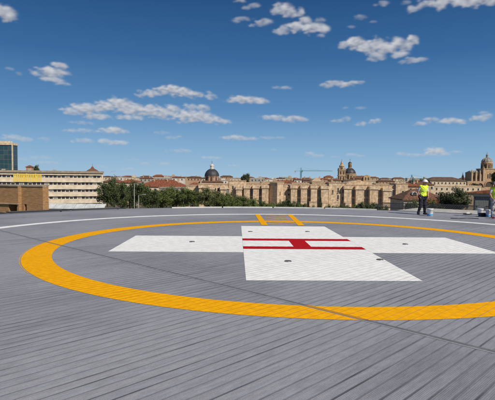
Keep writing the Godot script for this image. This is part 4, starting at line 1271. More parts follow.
	for y in [j.waist.y + 0.02, j.waist.y + 0.17]:
		st = begin(true)
		blob(st, torso, 0.012, 0.04, 0.028, y, y + 0.035, 0.022)
		done(st, "reflective_band", mat("reflective", Color(0.60, 0.66, 0.42), 0.35), vest)
	# helmet: shell, rim and peak
	var hat := Node3D.new()
	hat.name = "helmet"
	t.add_child(hat)
	hat.position = head + Vector3(0, 0.055, 0)
	hat.rotation.y = atan2(face.x, face.z)
	var hm := mat("helmet_white", Color(0.80, 0.81, 0.82), 0.3)
	var pr := [Vector2(0.142, -0.012), Vector2(0.146, -0.004), Vector2(0.128, 0.004)]
	for i in 9:
		var a := PI / 2 * i / 8
		pr.append(Vector2(cos(a) * 0.124, 0.012 + sin(a) * 0.105))
	var sh := lathe(hat, "shell", pr, 28, hm)
	sh.scale = Vector3(0.92, 1.0, 1.08)
	st = begin()
	var o := PackedVector2Array()
	for i in 13:
		var a := PI * i / 12
		o.append(Vector2(cos(a) * 0.095, sin(a) * 0.075))
	st_plate(st, o, Vector3.ZERO, 0.008)
	var pk := done(st, "peak", hm, hat, Vector3(0, -0.006, 0.125))
	pk.rotation_degrees.x = 100.0
	st = begin(true)
	st_tube(st, Vector3(0, 0.062, 0.115), Vector3(0, 0.122, 0.0), 0.012, 0.016, 6)
	st_tube(st, Vector3(0, 0.122, 0.0), Vector3(0, 0.062, -0.115), 0.016, 0.012, 6)
	done(st, "ridge", hm, hat)

func bucket(label: String, p: Vector3, r: float, h: float, band: String, parts_lid := false) -> void:
	var t := thing("paint_bucket", label, "bucket", p, rng.randf() * 90.0, "paint buckets left on the deck")
	lathe(t, "pail", [Vector2(0, 0.0), Vector2(r * 0.88, 0.0), Vector2(r * 0.9, 0.01), Vector2(r * 0.99, h * 0.86), Vector2(r * 1.05, h * 0.87), Vector2(r * 1.05, h * 0.90), Vector2(r * 1.0, h * 0.91), Vector2(r * 1.01, h * 0.97), Vector2(r * 1.06, h * 0.98), Vector2(r * 1.06, h), Vector2(r * 0.98, h)], 28, mat("white_plastic"))
	lathe(t, "label_band", [Vector2(r * 0.905, h * 0.05), Vector2(r * 0.915, h * 0.055), Vector2(r * 0.945, h * 0.30), Vector2(r * 0.93, h * 0.305)], 28, mat(band))
	lathe(t, "lid", [Vector2(0, h * 1.0), Vector2(r * 0.9, h * 1.0), Vector2(r * 1.08, h * 1.005), Vector2(r * 1.08, h * 0.985), Vector2(r * 1.062, h * 0.98)] if parts_lid else [Vector2(0, h * 0.82), Vector2(r * 0.95, h * 0.82)], 28, mat("white_plastic"))
	var st := begin()
	for i in 10:
		var a := PI * i / 10
		var b := PI * (i + 1) / 10
		st_tube(st, Vector3(cos(a) * r * 1.1, h * 0.88 - sin(a) * r * 0.8, sin(a) * 0.03 + r * 0.35 * sin(a) + 0.001), Vector3(cos(b) * r * 1.1, h * 0.88 - sin(b) * r * 0.8, sin(b) * 0.03 + r * 0.35 * sin(b) + 0.001), 0.004, 0.004, 5, false)
	for v in [0]:
		pass
	done(st, "handle", mat("steel"), t, Vector3(0, 0, r * 0.72))

func parked_van(label: String, x: float, d: float, turn: float, paint_m: Material) -> void:
	var t := thing("parked_car", label, "car", Vector3(x, GROUND + 0.01, -d), turn, "cars parked under the trees")
	var st := begin()
	st_plate(st, PackedVector2Array([Vector2(-2.1, 0.35), Vector2(2.1, 0.35), Vector2(2.15, 0.8), Vector2(1.9, 1.0), Vector2(1.15, 1.08), Vector2(0.55, 1.55), Vector2(-1.3, 1.58), Vector2(-1.95, 1.1), Vector2(-2.12, 0.9)]), Vector3.ZERO, 1.7)
	done(st, "body", paint_m, t)
	for z in [-0.86, 0.86]:
		st = begin()
		st_plate(st, PackedVector2Array([Vector2(1.0, 1.1), Vector2(0.5, 1.48), Vector2(-1.2, 1.5), Vector2(-1.65, 1.12)]), Vector3.ZERO, 0.03)
		done(st, "side_window", mat("glass"), t, Vector3(0, 0, z))
		for x_ in [-1.3, 1.35]:
			st = begin(true)
			st_tube(st, Vector3(0, 0, -0.11), Vector3(0, 0, 0.11), 0.33, 0.33, 16)
			var wh := done(st, "wheel", mat("black_plastic"), t, Vector3(x_, 0.33, z * 0.93))
			st = begin()
			st_tube(st, Vector3(0, 0, -0.115), Vector3(0, 0, 0.115), 0.19, 0.19, 12)
			done(st, "rim", mat("steel"), wh)

# ---------------------------------------------------------------- the scene

func _ready() -> void:
	rng.seed = 2024
	# camera
	var cam := Camera3D.new()
	cam.name = "camera"
	add_child(cam)
	cam.position = Vector3(0, 1.72, 0)
	cam.rotation_degrees = Vector3(-2.664, 0, 0.55)
	cam.fov = 45.95
	cam.near = 0.05
	cam.far = 6000.0
	cam.current = true
	# sky and exposure
	var env := Environment.new()
	env.background_mode = Environment.BG_SKY
	env.sky = make_sky()
	env.tonemap_mode = Environment.TONE_MAPPER_LINEAR
	env.tonemap_exposure = 1.0
	env.sdfgi_enabled = true
	env.ssao_enabled = true
	env.ssil_enabled = true
	var we := WorldEnvironment.new()
	we.name = "world_environment"
	we.environment = env
	add_child(we)
	# sun: high, behind the camera and to its right
	var sun := DirectionalLight3D.new()
	sun.name = "sun"
	add_child(sun)
	sun.look_at_from_position(Vector3(0.50, 0.66, 0.56) * 100.0, Vector3.ZERO)
	sun.light_energy = 1.58
	sun.light_angular_distance = 0.53
	sun.light_color = Color(1.0, 0.955, 0.88)
	sun.shadow_enabled = true

	make_materials()

	# setting
	var g := begin()
	quad(g, Vector3(-2500, 0, 400), Vector3(2500, 0, 400), Vector3(2500, 0, -4500), Vector3(-2500, 0, -4500))
	var ground := done(g, "ground", mat("earth"), self, Vector3(0, GROUND, 0))
	ground.set_meta("kind", "structure")
	g = begin()
	quad(g, Vector3(-120, 0, -236), Vector3(160, 0, -226), Vector3(160, 0, -218), Vector3(-120, 0, -228))
	var road := done(g, "road", mat("asphalt"), self, Vector3(0, GROUND + 0.004, 0))
	road.set_meta("kind", "structure")
	var hosp := structure("hospital_roof")
	box(hosp, "roof_slab", Vector3(-6, -8.0 - 0.002, -18.0), Vector3(60, 10.0, 80.0), mat("roofing"))
	for e in [[Vector3(-6, -2.8, -58.2), Vector3(60, 0.4, 0.3)], [Vector3(24.2, -2.8, -18), Vector3(0.3, 0.4, 80)], [Vector3(-36.2, -2.8, -18), Vector3(0.3, 0.4, 80)]]:
		box(hosp, "parapet", e[0], e[1], mat("concrete"))

	make_helipad()
	safety_net(126, 15.18, 10.6, 1.0, "dark safety net panel at the deck edge, first beyond the white kerb")
	safety_net(137, 15.18, 10.6, 1.0, "dark safety net panel at the deck edge, second beyond the white kerb")
	safety_net(148, 15.18, 10.6, 1.0, "dark safety net panel at the deck edge, third beyond the white kerb")
	safety_net(159, 15.18, 10.6, 1.0, "dark safety net panel at the deck edge, fourth beyond the white kerb")
	safety_net(170, 15.18, 10.6, 1.0, "dark safety net panel at the deck edge, fifth beyond the white kerb")
	safety_net(38, 18.75, 8.6, 9.0, "dark raised safety net panel by the landing, first from the frame edge")
	safety_net(47, 18.75, 8.6, 9.0, "dark raised safety net panel by the landing, second from the frame edge")
	safety_net(56, 18.75, 8.6, 9.0, "dark raised safety net panel by the landing, third from the frame edge")
	safety_net(65, 18.75, 8.6, 9.0, "dark raised safety net panel by the landing, fourth from the frame edge")
	# pale access landing beyond the deck edge
	var lc := PAD + Vector2.from_angle(deg_to_rad(50.0)) * 17.0
	var land := structure("access_landing", Vector3(lc.x, 0, -lc.y))
	land.rotation_degrees.y = 50.0 - 90.0
	for k in 5:
		box(land, "slab", Vector3(-3.0 + k * 1.5, -0.11, 0), Vector3(1.47, 0.2, 3.3), mat("landing_pale", Color(0.55, 0.54, 0.52), 0.85, grain("stain", 0.006, 0.62, 3), 3.0))
	box(land, "beam", Vector3(0, -1.6, 0), Vector3(7.0, 2.8, 0.4), mat("concrete"))

	slab_block()
	brick_penthouse()
	stone_complex()
	dome_church()
	tower_church()
	cathedral()
	crane("green tower crane with long jib left of the belfry", 67.565, 600.0, 11.311, 40.0, 8.0)
	crane("green tower crane standing behind the worker in the open", 149.436, 430.0, 1.835, 26.0, 8.0)
	house("cream house with low red roof behind the dark trees", -68.184, -58.109, 250, -1.289, 0.405, 12, "cream", "terracotta", 4, 2, {})
	house("long cream hall under a wide terracotta roof", -69.731, -41.098, 300, -4.493, 0.210, 24, "cream", "terracotta", 9, 1, {"chimneys": [0.1, -0.2, 0.35]})
	house("low building with flat grey roof in front of terracotta hall", -49.228, -34.225, 262, -4.419, -3.753, 12, "grey_wall", "slab_roof", 5, 1, {"flat": true})
	house("cream house with broad red roof beside the domed church", -40.252, -24.536, 285, -5.438, -1.451, 18, "cream", "terracotta", 5, 1, {})
	house("ochre house just behind the white block corner", -101.203, -89.303, 330, -1.947, 0.150, 12, "tan_wall", "old_tile", 4, 2, {})
	house("rose house with brown roof peeping over the trees", -79.939, -71.921, 270, -4.121, -2.405, 10, "rose_wall", "old_tile", 3, 2, {})
	house("red roofed range joining the two sandstone buildings", 11.022, 25.289, 232, -0.730, 0.842, 12, "cream", "terracotta", 5, 1, {"chimneys": [-0.3]})
	house("brown gabled house left of the long crane jib", 46.994, 55.476, 400, 0.059, 2.598, 10, "rose_wall", "brown_tile", 3, 1, {})
	house("stone house with broken gable under the crane jib", 53.262, 61.531, 390, -0.654, 2.812, 9, "sandstone_cap", "sandstone_cap", 2, 1, {"hip": 1.0, "chimneys": [0.3]})
	house("red roofed range left of the baroque belfry", 40.225, 50.225, 262, -1.253, 0.300, 10, "cream", "terracotta", 4, 1, {})
	house("large brown red roofed house with dormer behind the worker", 49.744, 63.099, 150, -4.844, -1.406, 14, "cream", "old_tile", 6, 1, {"chimneys": [0.25]})
	house("small cream house with red roof below the conifer", 51.050, 55.807, 132, -4.805, -3.739, 6, "cream", "terracotta", 3, 1, {"chimneys": []})
	house("long palace with brown hipped roof and tall windows", 161.542, 194.484, 420, 0.811, 4.365, 22, "cream", "brown_tile", 10, 2, {"chimneys": [], "called": "palace", "category": "building"})
	house("low cream range with a row of small square windows", 136.352, 170.725, 345, -3.048, -2.317, 12, "cream", "sandstone_pale", 9, 2, {"flat": true, "called": "palace", "category": "building"})
	house("pink house with red roof behind the second crane", 82.915, 97.247, 260, -2.009, -0.247, 12, "tan_wall", "terracotta", 5, 1, {})
	house("cream house with red roof between crane and palace", 107.120, 118.567, 300, -1.480, 0.298, 12, "cream", "old_tile", 4, 1, {})
	house("small cream house with brown roof, first in the front skyline row", -159.098, -148.134, 511.703, 1.635, 2.739, 13.2018, "cream", "brown_tile", 3, 1, {"group": "far houses along the skyline", "chimneys": []})
	house("small white house with flat roof, second in the front skyline row", -140.892, -130.465, 493.328, 1.370, 1.892, 13.7718, "white_wall", "grey_wall", 3, 1, {"group": "far houses along the skyline", "flat": true, "hut": 0})
	house("wide cream house with flat roof, third in the front skyline row", -135.301, -120.097, 510.285, 0.920, 1.460, 13.8437, "cream", "grey_wall", 4, 1, {"group": "far houses along the skyline", "flat": true, "hut": 2.2})
	house("small grey house with red roof, fourth in the front skyline row", -113.195, -101.221, 493.84, 0.297, 1.528, 13.7783, "grey_wall", "terracotta", 3, 1, {"group": "far houses along the skyline", "chimneys": [-0.25, 0.3]})
	house("wide grey house with flat roof, fifth in the front skyline row", -102.237, -83.837, 510.705, 0.994, 1.535, 13.3922, "grey_wall", "white_wall", 5, 1, {"group": "far houses along the skyline", "flat": true, "hut": 2.2})
	house("wide white house with red roof, sixth in the front skyline row", -78.264, -66.007, 488.27, 1.419, 2.767, 11.8507, "white_wall", "terracotta", 3, 1, {"group": "far houses along the skyline", "chimneys": [0.2]})
	house("wide brick red house with brown roof, seventh in the front skyline row", -64.150, -50.580, 497.558, 1.472, 3.234, 10.8107, "rose_wall", "brown_tile", 4, 1, {"group": "far houses along the skyline", "chimneys": [0.2]})
	house("small cream house with brown roof, eighth in the front skyline row", -47.780, -36.901, 488.827, 0.901, 2.513, 10.2464, "cream", "brown_tile", 3, 1, {"group": "far houses along the skyline", "chimneys": [-0.25, 0.3]})
	house("wide white house with flat roof, ninth in the front skyline row", -37.365, -21.220, 498.853, -1.101, -0.573, 10.1712, "white_wall", "grey_wall", 4, 1, {"group": "far houses along the skyline", "flat": true, "hut": 1.6})
	house("wide cream house with flat roof, tenth in the front skyline row", -18.932, -1.129, 507.707, 1.006, 1.543, 11.6417, "cream", "grey_wall", 5, 1, {"group": "far houses along the skyline", "flat": true, "hut": 0})
	house("wide grey house with flat roof, eleventh in the front skyline row", 2.949, 17.463, 494.176, 1.328, 1.851, 11.0002, "grey_wall", "white_wall", 4, 1, {"group": "far houses along the skyline", "flat": true, "hut": 1.6})
	house("small white house with flat roof, twelfth in the front skyline row", 19.943, 30.013, 507.945, 0.416, 0.954, 11.4509, "white_wall", "grey_wall", 2, 1, {"group": "far houses along the skyline", "flat": true, "hut": 1.6})
	house("small white house with brown roof, thirteenth in the front skyline row", 29.426, 38.527, 490.723, 1.556, 2.659, 12.7073, "white_wall", "brown_tile", 2, 1, {"group": "far houses along the skyline", "chimneys": []})
	house("small tan house with flat roof, fourteenth in the front skyline row", 38.832, 47.423, 494.201, 1.805, 2.328, 13.9876, "tan_wall", "grey_wall", 2, 1, {"group": "far houses along the skyline", "flat": true, "hut": 2.2})
	house("small white house with brown red roof, fifteenth in the front skyline row", 48.581, 58.775, 492.96, 0.337, 1.608, 13.5572, "white_wall", "old_tile", 3, 1, {"group": "far houses along the skyline", "chimneys": [-0.25, 0.3]})
	house("wide cream house with flat roof, sixteenth in the front skyline row", 62.634, 76.261, 507.625, 1.141, 1.679, 11.6685, "cream", "grey_wall", 3, 1, {"group": "far houses along the skyline", "flat": true, "hut": 0})
	house("small cream house with red roof, seventeenth in the front skyline row", 77.168, 89.038, 510.385, 0.592, 2.645, 12.8694, "cream", "terracotta", 3, 1, {"group": "far houses along the skyline", "chimneys": []})
	house("small tan house with brown red roof, eighteenth in the front skyline row", 86.103, 98.265, 495.425, 0.078, 2.116, 12.6276, "tan_wall", "old_tile", 3, 1, {"group": "far houses along the skyline", "chimneys": [0.2]})
	house("wide grey house with brown roof, nineteenth in the front skyline row", 100.609, 115.384, 495.479, -0.178, 1.590, 11.5687, "grey_wall", "brown_tile", 4, 1, {"group": "far houses along the skyline", "chimneys": [-0.25, 0.3]})
	house("wide cream house with flat roof, twentieth in the front skyline row", 119.749, 137.149, 507.471, -1.026, -0.489, 11.0778, "cream", "grey_wall", 5, 1, {"group": "far houses along the skyline", "flat": true, "hut": 0})
	house("wide brick red house with brown roof, twenty-first in the front skyline row", 141.016, 158.564, 508.344, -0.522, 1.552, 10.8448, "rose_wall", "brown_tile", 5, 1, {"group": "far houses along the skyline", "chimneys": [0.2]})
	house("wide cream house with flat roof, twenty-second in the front skyline row", 159.358, 174.239, 510.581, -0.623, -0.083, 12.2024, "cream", "grey_wall", 4, 1, {"group": "far houses along the skyline", "flat": true, "hut": 1.6})
	house("small brick red house with red roof, twenty-third in the front skyline row", 173.172, 183.489, 498.31, 0.091, 1.973, 10.316, "rose_wall", "terracotta", 3, 1, {"group": "far houses along the skyline", "chimneys": []})
	house("small white house with red roof, twenty-fourth in the front skyline row", 189.998, 199.647, 511.341, 1.465, 2.939, 11.1878, "white_wall", "terracotta", 2, 1, {"group": "far houses along the skyline", "chimneys": []})
	house("small white house with flat roof, first in the back skyline row", -218.330, -208.354, 716.882, 0.571, 1.330, 13.0348, "white_wall", "grey_wall", 2, 1, {"group": "far houses along the skyline", "flat": true, "hut": 1.6})
	house("wide cream house with red roof, second in the back skyline row", -206.498, -192.797, 717.645, 0.536, 2.610, 12.8449, "cream", "terracotta", 2, 1, {"group": "far houses along the skyline", "chimneys": [-0.25, 0.3]})
	house("wide white house with red roof, third in the back skyline row", -189.722, -173.571, 710.687, 2.050, 3.731, 13.4971, "white_wall", "terracotta", 3, 1, {"group": "far houses along the skyline", "chimneys": []})
	house("small tan house with flat roof, fourth in the back skyline row", -177.101, -166.139, 725.894, -0.327, 0.441, 10.0222, "tan_wall", "grey_wall", 2, 1, {"group": "far houses along the skyline", "flat": true, "hut": 0})
	house("wide tan house with brown roof, fifth in the back skyline row", -163.327, -148.008, 715.99, 1.851, 3.988, 13.0667, "tan_wall", "brown_tile", 3, 1, {"group": "far houses along the skyline", "chimneys": [-0.25, 0.3]})
	house("wide brick red house with red roof, sixth in the back skyline row", -146.643, -130.123, 727.909, 2.848, 5.793, 12.2734, "rose_wall", "terracotta", 3, 1, {"group": "far houses along the skyline", "chimneys": [-0.25, 0.3]})
	house("wide tan house with flat roof, seventh in the back skyline row", -124.254, -109.369, 716.141, 3.112, 3.870, 12.6483, "tan_wall", "grey_wall", 3, 1, {"group": "far houses along the skyline", "flat": true, "hut": 2.2})
	house("small white house with flat roof, eighth in the back skyline row", -110.304, -100.166, 722.128, -0.158, 0.607, 11.4018, "white_wall", "grey_wall", 2, 1, {"group": "far houses along the skyline", "flat": true, "hut": 0})
	house("small tan house with flat roof, ninth in the back skyline row", -97.692, -87.538, 714.416, 2.523, 3.279, 10.0927, "tan_wall", "grey_wall", 2, 1, {"group": "far houses along the skyline", "flat": true, "hut": 0})
	house("wide grey house with red roof, tenth in the back skyline row", -87.478, -67.691, 711.107, 0.535, 3.474, 13.9481, "grey_wall", "terracotta", 4, 1, {"group": "far houses along the skyline", "chimneys": [0.2]})
	house("wide cream house with flat roof, eleventh in the back skyline row", -64.791, -44.484, 712.221, 2.068, 2.822, 13.1467, "cream", "grey_wall", 4, 1, {"group": "far houses along the skyline", "flat": true, "hut": 2.2})
	house("wide brick red house with brown roof, twelfth in the back skyline row", -41.551, -22.763, 714.671, 3.195, 5.447, 10.9215, "rose_wall", "brown_tile", 3, 1, {"group": "far houses along the skyline", "chimneys": [0.2]})
	house("wide tan house with brown roof, thirteenth in the back skyline row", -21.822, -5.539, 717.524, -0.257, 1.737, 10.0527, "tan_wall", "brown_tile", 3, 1, {"group": "far houses along the skyline", "chimneys": [-0.25, 0.3]})
	house("wide brick red house with red roof, fourteenth in the back skyline row", -5.251, 9.838, 707.896, 2.462, 4.001, 13.8952, "rose_wall", "terracotta", 3, 1, {"group": "far houses along the skyline", "chimneys": []})
	house("wide white house with red roof, fifteenth in the back skyline row", 14.019, 34.042, 731.991, 0.747, 3.044, 13.5703, "white_wall", "terracotta", 4, 1, {"group": "far houses along the skyline", "chimneys": []})
	house("small white house with flat roof, sixteenth in the back skyline row", 36.992, 47.813, 717.141, -0.181, 0.578, 12.3272, "white_wall", "grey_wall", 2, 1, {"group": "far houses along the skyline", "flat": true, "hut": 0})
	house("wide white house with flat roof, seventeenth in the back skyline row", 48.957, 66.084, 711.754, 3.144, 3.897, 13.797, "white_wall", "grey_wall", 3, 1, {"group": "far houses along the skyline", "flat": true, "hut": 0})
	house("small brick red house with red roof, eighteenth in the back skyline row", 66.970, 79.303, 724.345, 1.311, 3.107, 13.8105, "rose_wall", "terracotta", 2, 1, {"group": "far houses along the skyline", "chimneys": [0.2]})
	house("wide white house with red roof, nineteenth in the back skyline row", 81.181, 98.519, 717.534, 0.905, 3.262, 10.8602, "white_wall", "terracotta", 3, 1, {"group": "far houses along the skyline", "chimneys": []})
	house("wide tan house with flat roof, twentieth in the back skyline row", 99.245, 114.153, 716.957, 0.114, 0.872, 12.7286, "tan_wall", "grey_wall", 3, 1, {"group": "far houses along the skyline", "flat": true, "hut": 2.2})
	house("small tan house with red roof, twenty-first in the back skyline row", 116.882, 129.703, 714.512, 4.147, 6.983, 13.1579, "tan_wall", "terracotta", 2, 1, {"group": "far houses along the skyline", "chimneys": [0.2]})
	house("small white house with flat roof, twenty-second in the back skyline row", 132.590, 143.245, 731.509, 1.672, 2.446, 12.129, "white_wall", "grey_wall", 2, 1, {"group": "far houses along the skyline", "flat": true, "hut": 1.6})
	house("wide brick red house with flat roof, twenty-third in the back skyline row", 143.751, 158.138, 722.442, 3.496, 4.260, 10.4286, "rose_wall", "grey_wall", 2, 1, {"group": "far houses along the skyline", "flat": true, "hut": 2.2})
	house("wide cream house with brown roof, twenty-fourth in the back skyline row", 160.095, 179.753, 722.211, 4.162, 6.654, 13.2091, "cream", "brown_tile", 4, 1, {"group": "far houses along the skyline", "chimneys": [-0.25, 0.3]})
	house("wide tan house with red roof, twenty-fifth in the back skyline row", 184.487, 202.895, 730.731, 3.963, 5.873, 12.6334, "tan_wall", "terracotta", 3, 1, {"group": "far houses along the skyline", "chimneys": [-0.25, 0.3]})
	house("wide white house with brown roof, twenty-sixth in the back skyline row", 199.262, 215.057, 707.208, 2.630, 4.248, 12.0765, "white_wall", "brown_tile", 3, 1, {"group": "far houses along the skyline", "chimneys": []})
	house("wide cream house with brown red roof, twenty-seventh in the back skyline row", 223.861, 241.291, 725.508, 2.739, 5.197, 10.4671, "cream", "old_tile", 3, 1, {"group": "far houses along the skyline", "chimneys": [0.2]})
	house("wide white house with flat roof, twenty-eighth in the back skyline row", 244.835, 263.545, 723.423, 3.265, 4.030, 10.0731, "white_wall", "grey_wall", 3, 1, {"group": "far houses along the skyline", "flat": true, "hut": 1.6})
	house("small tan house with flat roof, twenty-ninth in the back skyline row", 268.077, 277.720, 726.955, 3.119, 3.888, 13.2637, "tan_wall", "grey_wall", 2, 1, {"group": "far houses along the skyline", "flat": true, "hut": 2.2})
	house("small white house with flat roof, thirtieth in the back skyline row", 278.228, 291.967, 727.113, 2.361, 3.130, 13.4509, "white_wall", "grey_wall", 2, 1, {"group": "far houses along the skyline", "flat": true, "hut": 0})
	house("wide grey house with brown red roof, thirty-first in the back skyline row", 289.505, 306.555, 719.401, 2.252, 4.040, 11.7489, "grey_wall", "old_tile", 3, 1, {"group": "far houses along the skyline", "chimneys": [0.2]})
	house("small tan house with flat roof, thirty-second in the back skyline row", 308.272, 321.111, 713.83, 1.373, 2.128, 10.3465, "tan_wall", "grey_wall", 2, 1, {"group": "far houses along the skyline", "flat": true, "hut": 1.6})
	house("wide brick red house with brown red roof, thirty-third in the back skyline row", 326.401, 342.604, 723.366, 2.842, 5.803, 12.8041, "rose_wall", "old_tile", 3, 1, {"group": "far houses along the skyline", "chimneys": [0.2]})
	var cup := thing("cupola", "brown pyramid cupola with spike above the white block roof", "cupola", Vector3(-131.580, GROUND, -400.0), 20.0)
	var cuh: float = 6.008 - GROUND
	box(cup, "tower", Vector3(0, cuh / 2, 0), Vector3(8.5, cuh, 8.5), mat("rose_wall"))
	lathe(cup, "roof", [Vector2(7.2, cuh), Vector2(5.0, cuh + 1.4), Vector2(2.2, cuh + 2.4), Vector2(1.0, cuh + 4.0), Vector2(0.2, cuh + 4.4), Vector2(0.1, cuh + 6.6), Vector2(0, cuh + 6.7)], 4, mat("old_tile"), Vector3.ZERO, false, 0.5)
	var dorm := get_node("house_010") as Node3D
	var dw := Vector3(53.917 - dorm.position.x, -3.184 - GROUND, 4.3)
	var dv := arch(dorm, "dormer", 1.8, 1.05, 1.6, mat("white_wall"), dw)
	arch(dv, "dormer_window", 1.3, 0.85, 0.1, mat("glass"), Vector3(0, 0.06, 0.78))
	right_side()
	tree("street_tree", "dark broadleaf tree, first from the white block along the street", "street trees beside the white block", -43.238, 145, -0.365, 3.075, 7.379, "leaf_dark", "round", 0)
	tree("street_tree", "dark broadleaf tree, second from the white block along the street", "street trees beside the white block", -42.502, 150, 1.331, 2.863, 9.542, "leaf_dark", "round", 1)
	tree("street_tree", "dark broadleaf tree, third from the white block along the street", "street trees beside the white block", -34.629, 130, -0.385, 2.481, 6.616, "leaf_dark", "round", 2)
	tree("street_tree", "dark broadleaf tree, fourth from the white block along the street", "street trees beside the white block", -34.917, 140, 0.217, 2.672, 8.016, "leaf_dark", "round", 3)
	tree("street_tree", "dark broadleaf tree, fifth from the white block along the street", "street trees beside the white block", -27.638, 120, 0.454, 2.290, 6.616, "leaf_dark", "round", 0)
	tree("street_tree", "green broadleaf tree, sixth from the white block along the street", "street trees beside the white block", -28.516, 135, -0.967, 2.576, 6.298, "leaf_mid", "round", 1)
	tree("street_tree", "dark broadleaf tree, seventh from the white block along the street", "street trees beside the white block", -22.707, 112, -1.450, 1.900, 4.275, "leaf_dark", "round", 2)
	tree("street_tree", "green broadleaf tree, eighth from the white block along the street", "street trees beside the white block", -26.305, 140, -1.629, 2.672, 5.937, "leaf_mid", "round", 3)
	tree("street_tree", "green broadleaf tree, ninth from the white block along the street", "street trees beside the white block", -20.511, 120, -1.385, 2.290, 5.089, "leaf_mid", "round", 0)
	tree("street_tree", "green broadleaf tree, tenth from the white block along the street", "street trees beside the white block", -20.954, 138, -1.094, 2.926, 6.438, "leaf_mid", "round", 1)
	tree("street_tree", "green broadleaf tree, eleventh from the white block along the street", "street trees beside the white block", -15.915, 118, -1.042, 2.252, 5.004, "leaf_mid", "round", 2)
	tree("garden_tree", "green bushy tree, first from the red roofs in the row before the sandstone buildings", "bushy trees in front of the sandstone buildings", -12.380, 105, -0.944, 1.904, 3.998, "leaf_mid", "round", 0)
	tree("garden_tree", "olive bushy tree, second from the red roofs in the row before the sandstone buildings", "bushy trees in front of the sandstone buildings", -12.832, 122, -2.266, 1.552, 3.260, "leaf_olive", "round", 1)
	tree("garden_tree", "olive bushy tree, third from the red roofs in the row before the sandstone buildings", "bushy trees in front of the sandstone buildings", -8.672, 96, -0.385, 1.629, 3.420, "leaf_olive", "round", 2)
	tree("garden_tree", "green bushy tree, fourth from the red roofs in the row before the sandstone buildings", "bushy trees in front of the sandstone buildings", -10.804, 132, -2.843, 2.267, 4.761, "leaf_mid", "round", 3)
	tree("garden_tree", "olive bushy tree, fifth from the red roofs in the row before the sandstone buildings", "bushy trees in front of the sandstone buildings", -7.267, 112, -1.539, 2.137, 4.489, "leaf_olive", "round", 0)
	tree("garden_tree", "green bushy tree, sixth from the red roofs in the row before the sandstone buildings", "bushy trees in front of the sandstone buildings", -5.699, 105, -2.105, 1.692, 3.554, "leaf_mid", "round", 1)
	tree("garden_tree", "bright green bushy tree, seventh from the red roofs in the row before the sandstone buildings", "bushy trees in front of the sandstone buildings", -5.070, 122, -2.217, 1.746, 3.667, "leaf_bright", "round", 2)
	tree("garden_tree", "green bushy tree, eighth from the red roofs in the row before the sandstone buildings", "bushy trees in front of the sandstone buildings", -2.564, 96, -2.180, 1.466, 3.078, "leaf_mid", "round", 3)
	tree("garden_tree", "green bushy tree, ninth from the red roofs in the row before the sandstone buildings", "bushy trees in front of the sandstone buildings", -1.566, 132, -3.203, 2.267, 4.761, "leaf_mid", "round", 0)
	tree("garden_tree", "olive bushy tree, tenth from the red roofs in the row before the sandstone buildings", "bushy trees in front of the sandstone buildings", 0.096, 112, -3.514, 1.900, 3.990, "leaf_olive", "round", 1)
	tree("garden_tree", "bright green bushy tree, eleventh from the red roofs in the row before the sandstone buildings", "bushy trees in front of the sandstone buildings", 1.426, 105, -3.062, 1.692, 3.554, "leaf_bright", "round", 2)
	tree("garden_tree", "green bushy tree, twelfth from the red roofs in the row before the sandstone buildings", "bushy trees in front of the sandstone buildings", 3.727, 122, -3.817, 1.552, 3.260, "leaf_mid", "round", 3)
	tree("garden_tree", "bright green bushy tree, thirteenth from the red roofs in the row before the sandstone buildings", "bushy trees in front of the sandstone buildings", 4.561, 96, -3.335, 1.303, 2.736, "leaf_bright", "round", 0)
	tree("garden_tree", "green bushy tree, fourteenth from the red roofs in the row before the sandstone buildings", "bushy trees in front of the sandstone buildings", 9.910, 132, -4.943, 2.015, 4.232, "leaf_mid", "round", 1)
	tree("garden_tree", "dark bushy tree, fifteenth from the red roofs in the row before the sandstone buildings", "bushy trees in front of the sandstone buildings", 9.596, 112, -3.327, 1.900, 3.990, "leaf_dark", "round", 2)
	tree("garden_tree", "green bushy tree, sixteenth from the red roofs in the row before the sandstone buildings", "bushy trees in front of the sandstone buildings", 10.777, 105, -3.218, 1.692, 3.554, "leaf_mid", "round", 3)
	tree("garden_tree", "olive bushy tree, seventeenth from the red roofs in the row before the sandstone buildings", "bushy trees in front of the sandstone buildings", 14.333, 122, -4.778, 1.358, 2.852, "leaf_olive", "round", 0)
	tree("garden_tree", "green bushy tree, eighteenth from the red roofs in the row before the sandstone buildings", "bushy trees in front of the sandstone buildings", 13.111, 96, -3.784, 0.977, 2.052, "leaf_mid", "round", 1)
	tree("garden_tree", "dark bushy tree, nineteenth from the red roofs in the row before the sandstone buildings", "bushy trees in front of the sandstone buildings", 22.785, 132, -5.802, 1.763, 3.703, "leaf_dark", "round", 2)
	tree("garden_tree", "green bushy tree, twentieth from the red roofs in the row before the sandstone buildings", "bushy trees in front of the sandstone buildings", 21.233, 112, -4.287, 1.900, 3.990, "leaf_mid", "round", 3)
	tree("garden_tree", "dark bushy tree, twenty-first from the red roofs in the row before the sandstone buildings", "bushy trees in front of the sandstone buildings", 21.909, 105, -4.294, 1.481, 3.109, "leaf_dark", "round", 0)
	tree("garden_tree", "green bushy tree, twenty-second from the red roofs in the row before the sandstone buildings", "bushy trees in front of the sandstone buildings", 27.526, 122, -5.040, 1.358, 2.852, "leaf_mid", "round", 1)
	tree("garden_tree", "dark bushy tree, twenty-third from the red roofs in the row before the sandstone buildings", "bushy trees in front of the sandstone buildings", 23.288, 96, -3.012, 1.303, 2.736, "leaf_dark", "round", 2)
	tree("garden_tree", "dark bushy tree, twenty-fourth from the red roofs in the row before the sandstone buildings", "bushy trees in front of the sandstone buildings", 33.980, 132, -4.712, 2.015, 4.232, "leaf_dark", "round", 3)
	tree("garden_tree", "dark bushy tree, twenty-fifth from the red roofs in the row before the sandstone buildings", "bushy trees in front of the sandstone buildings", 30.731, 112, -4.195, 1.900, 3.990, "leaf_dark", "round", 0)
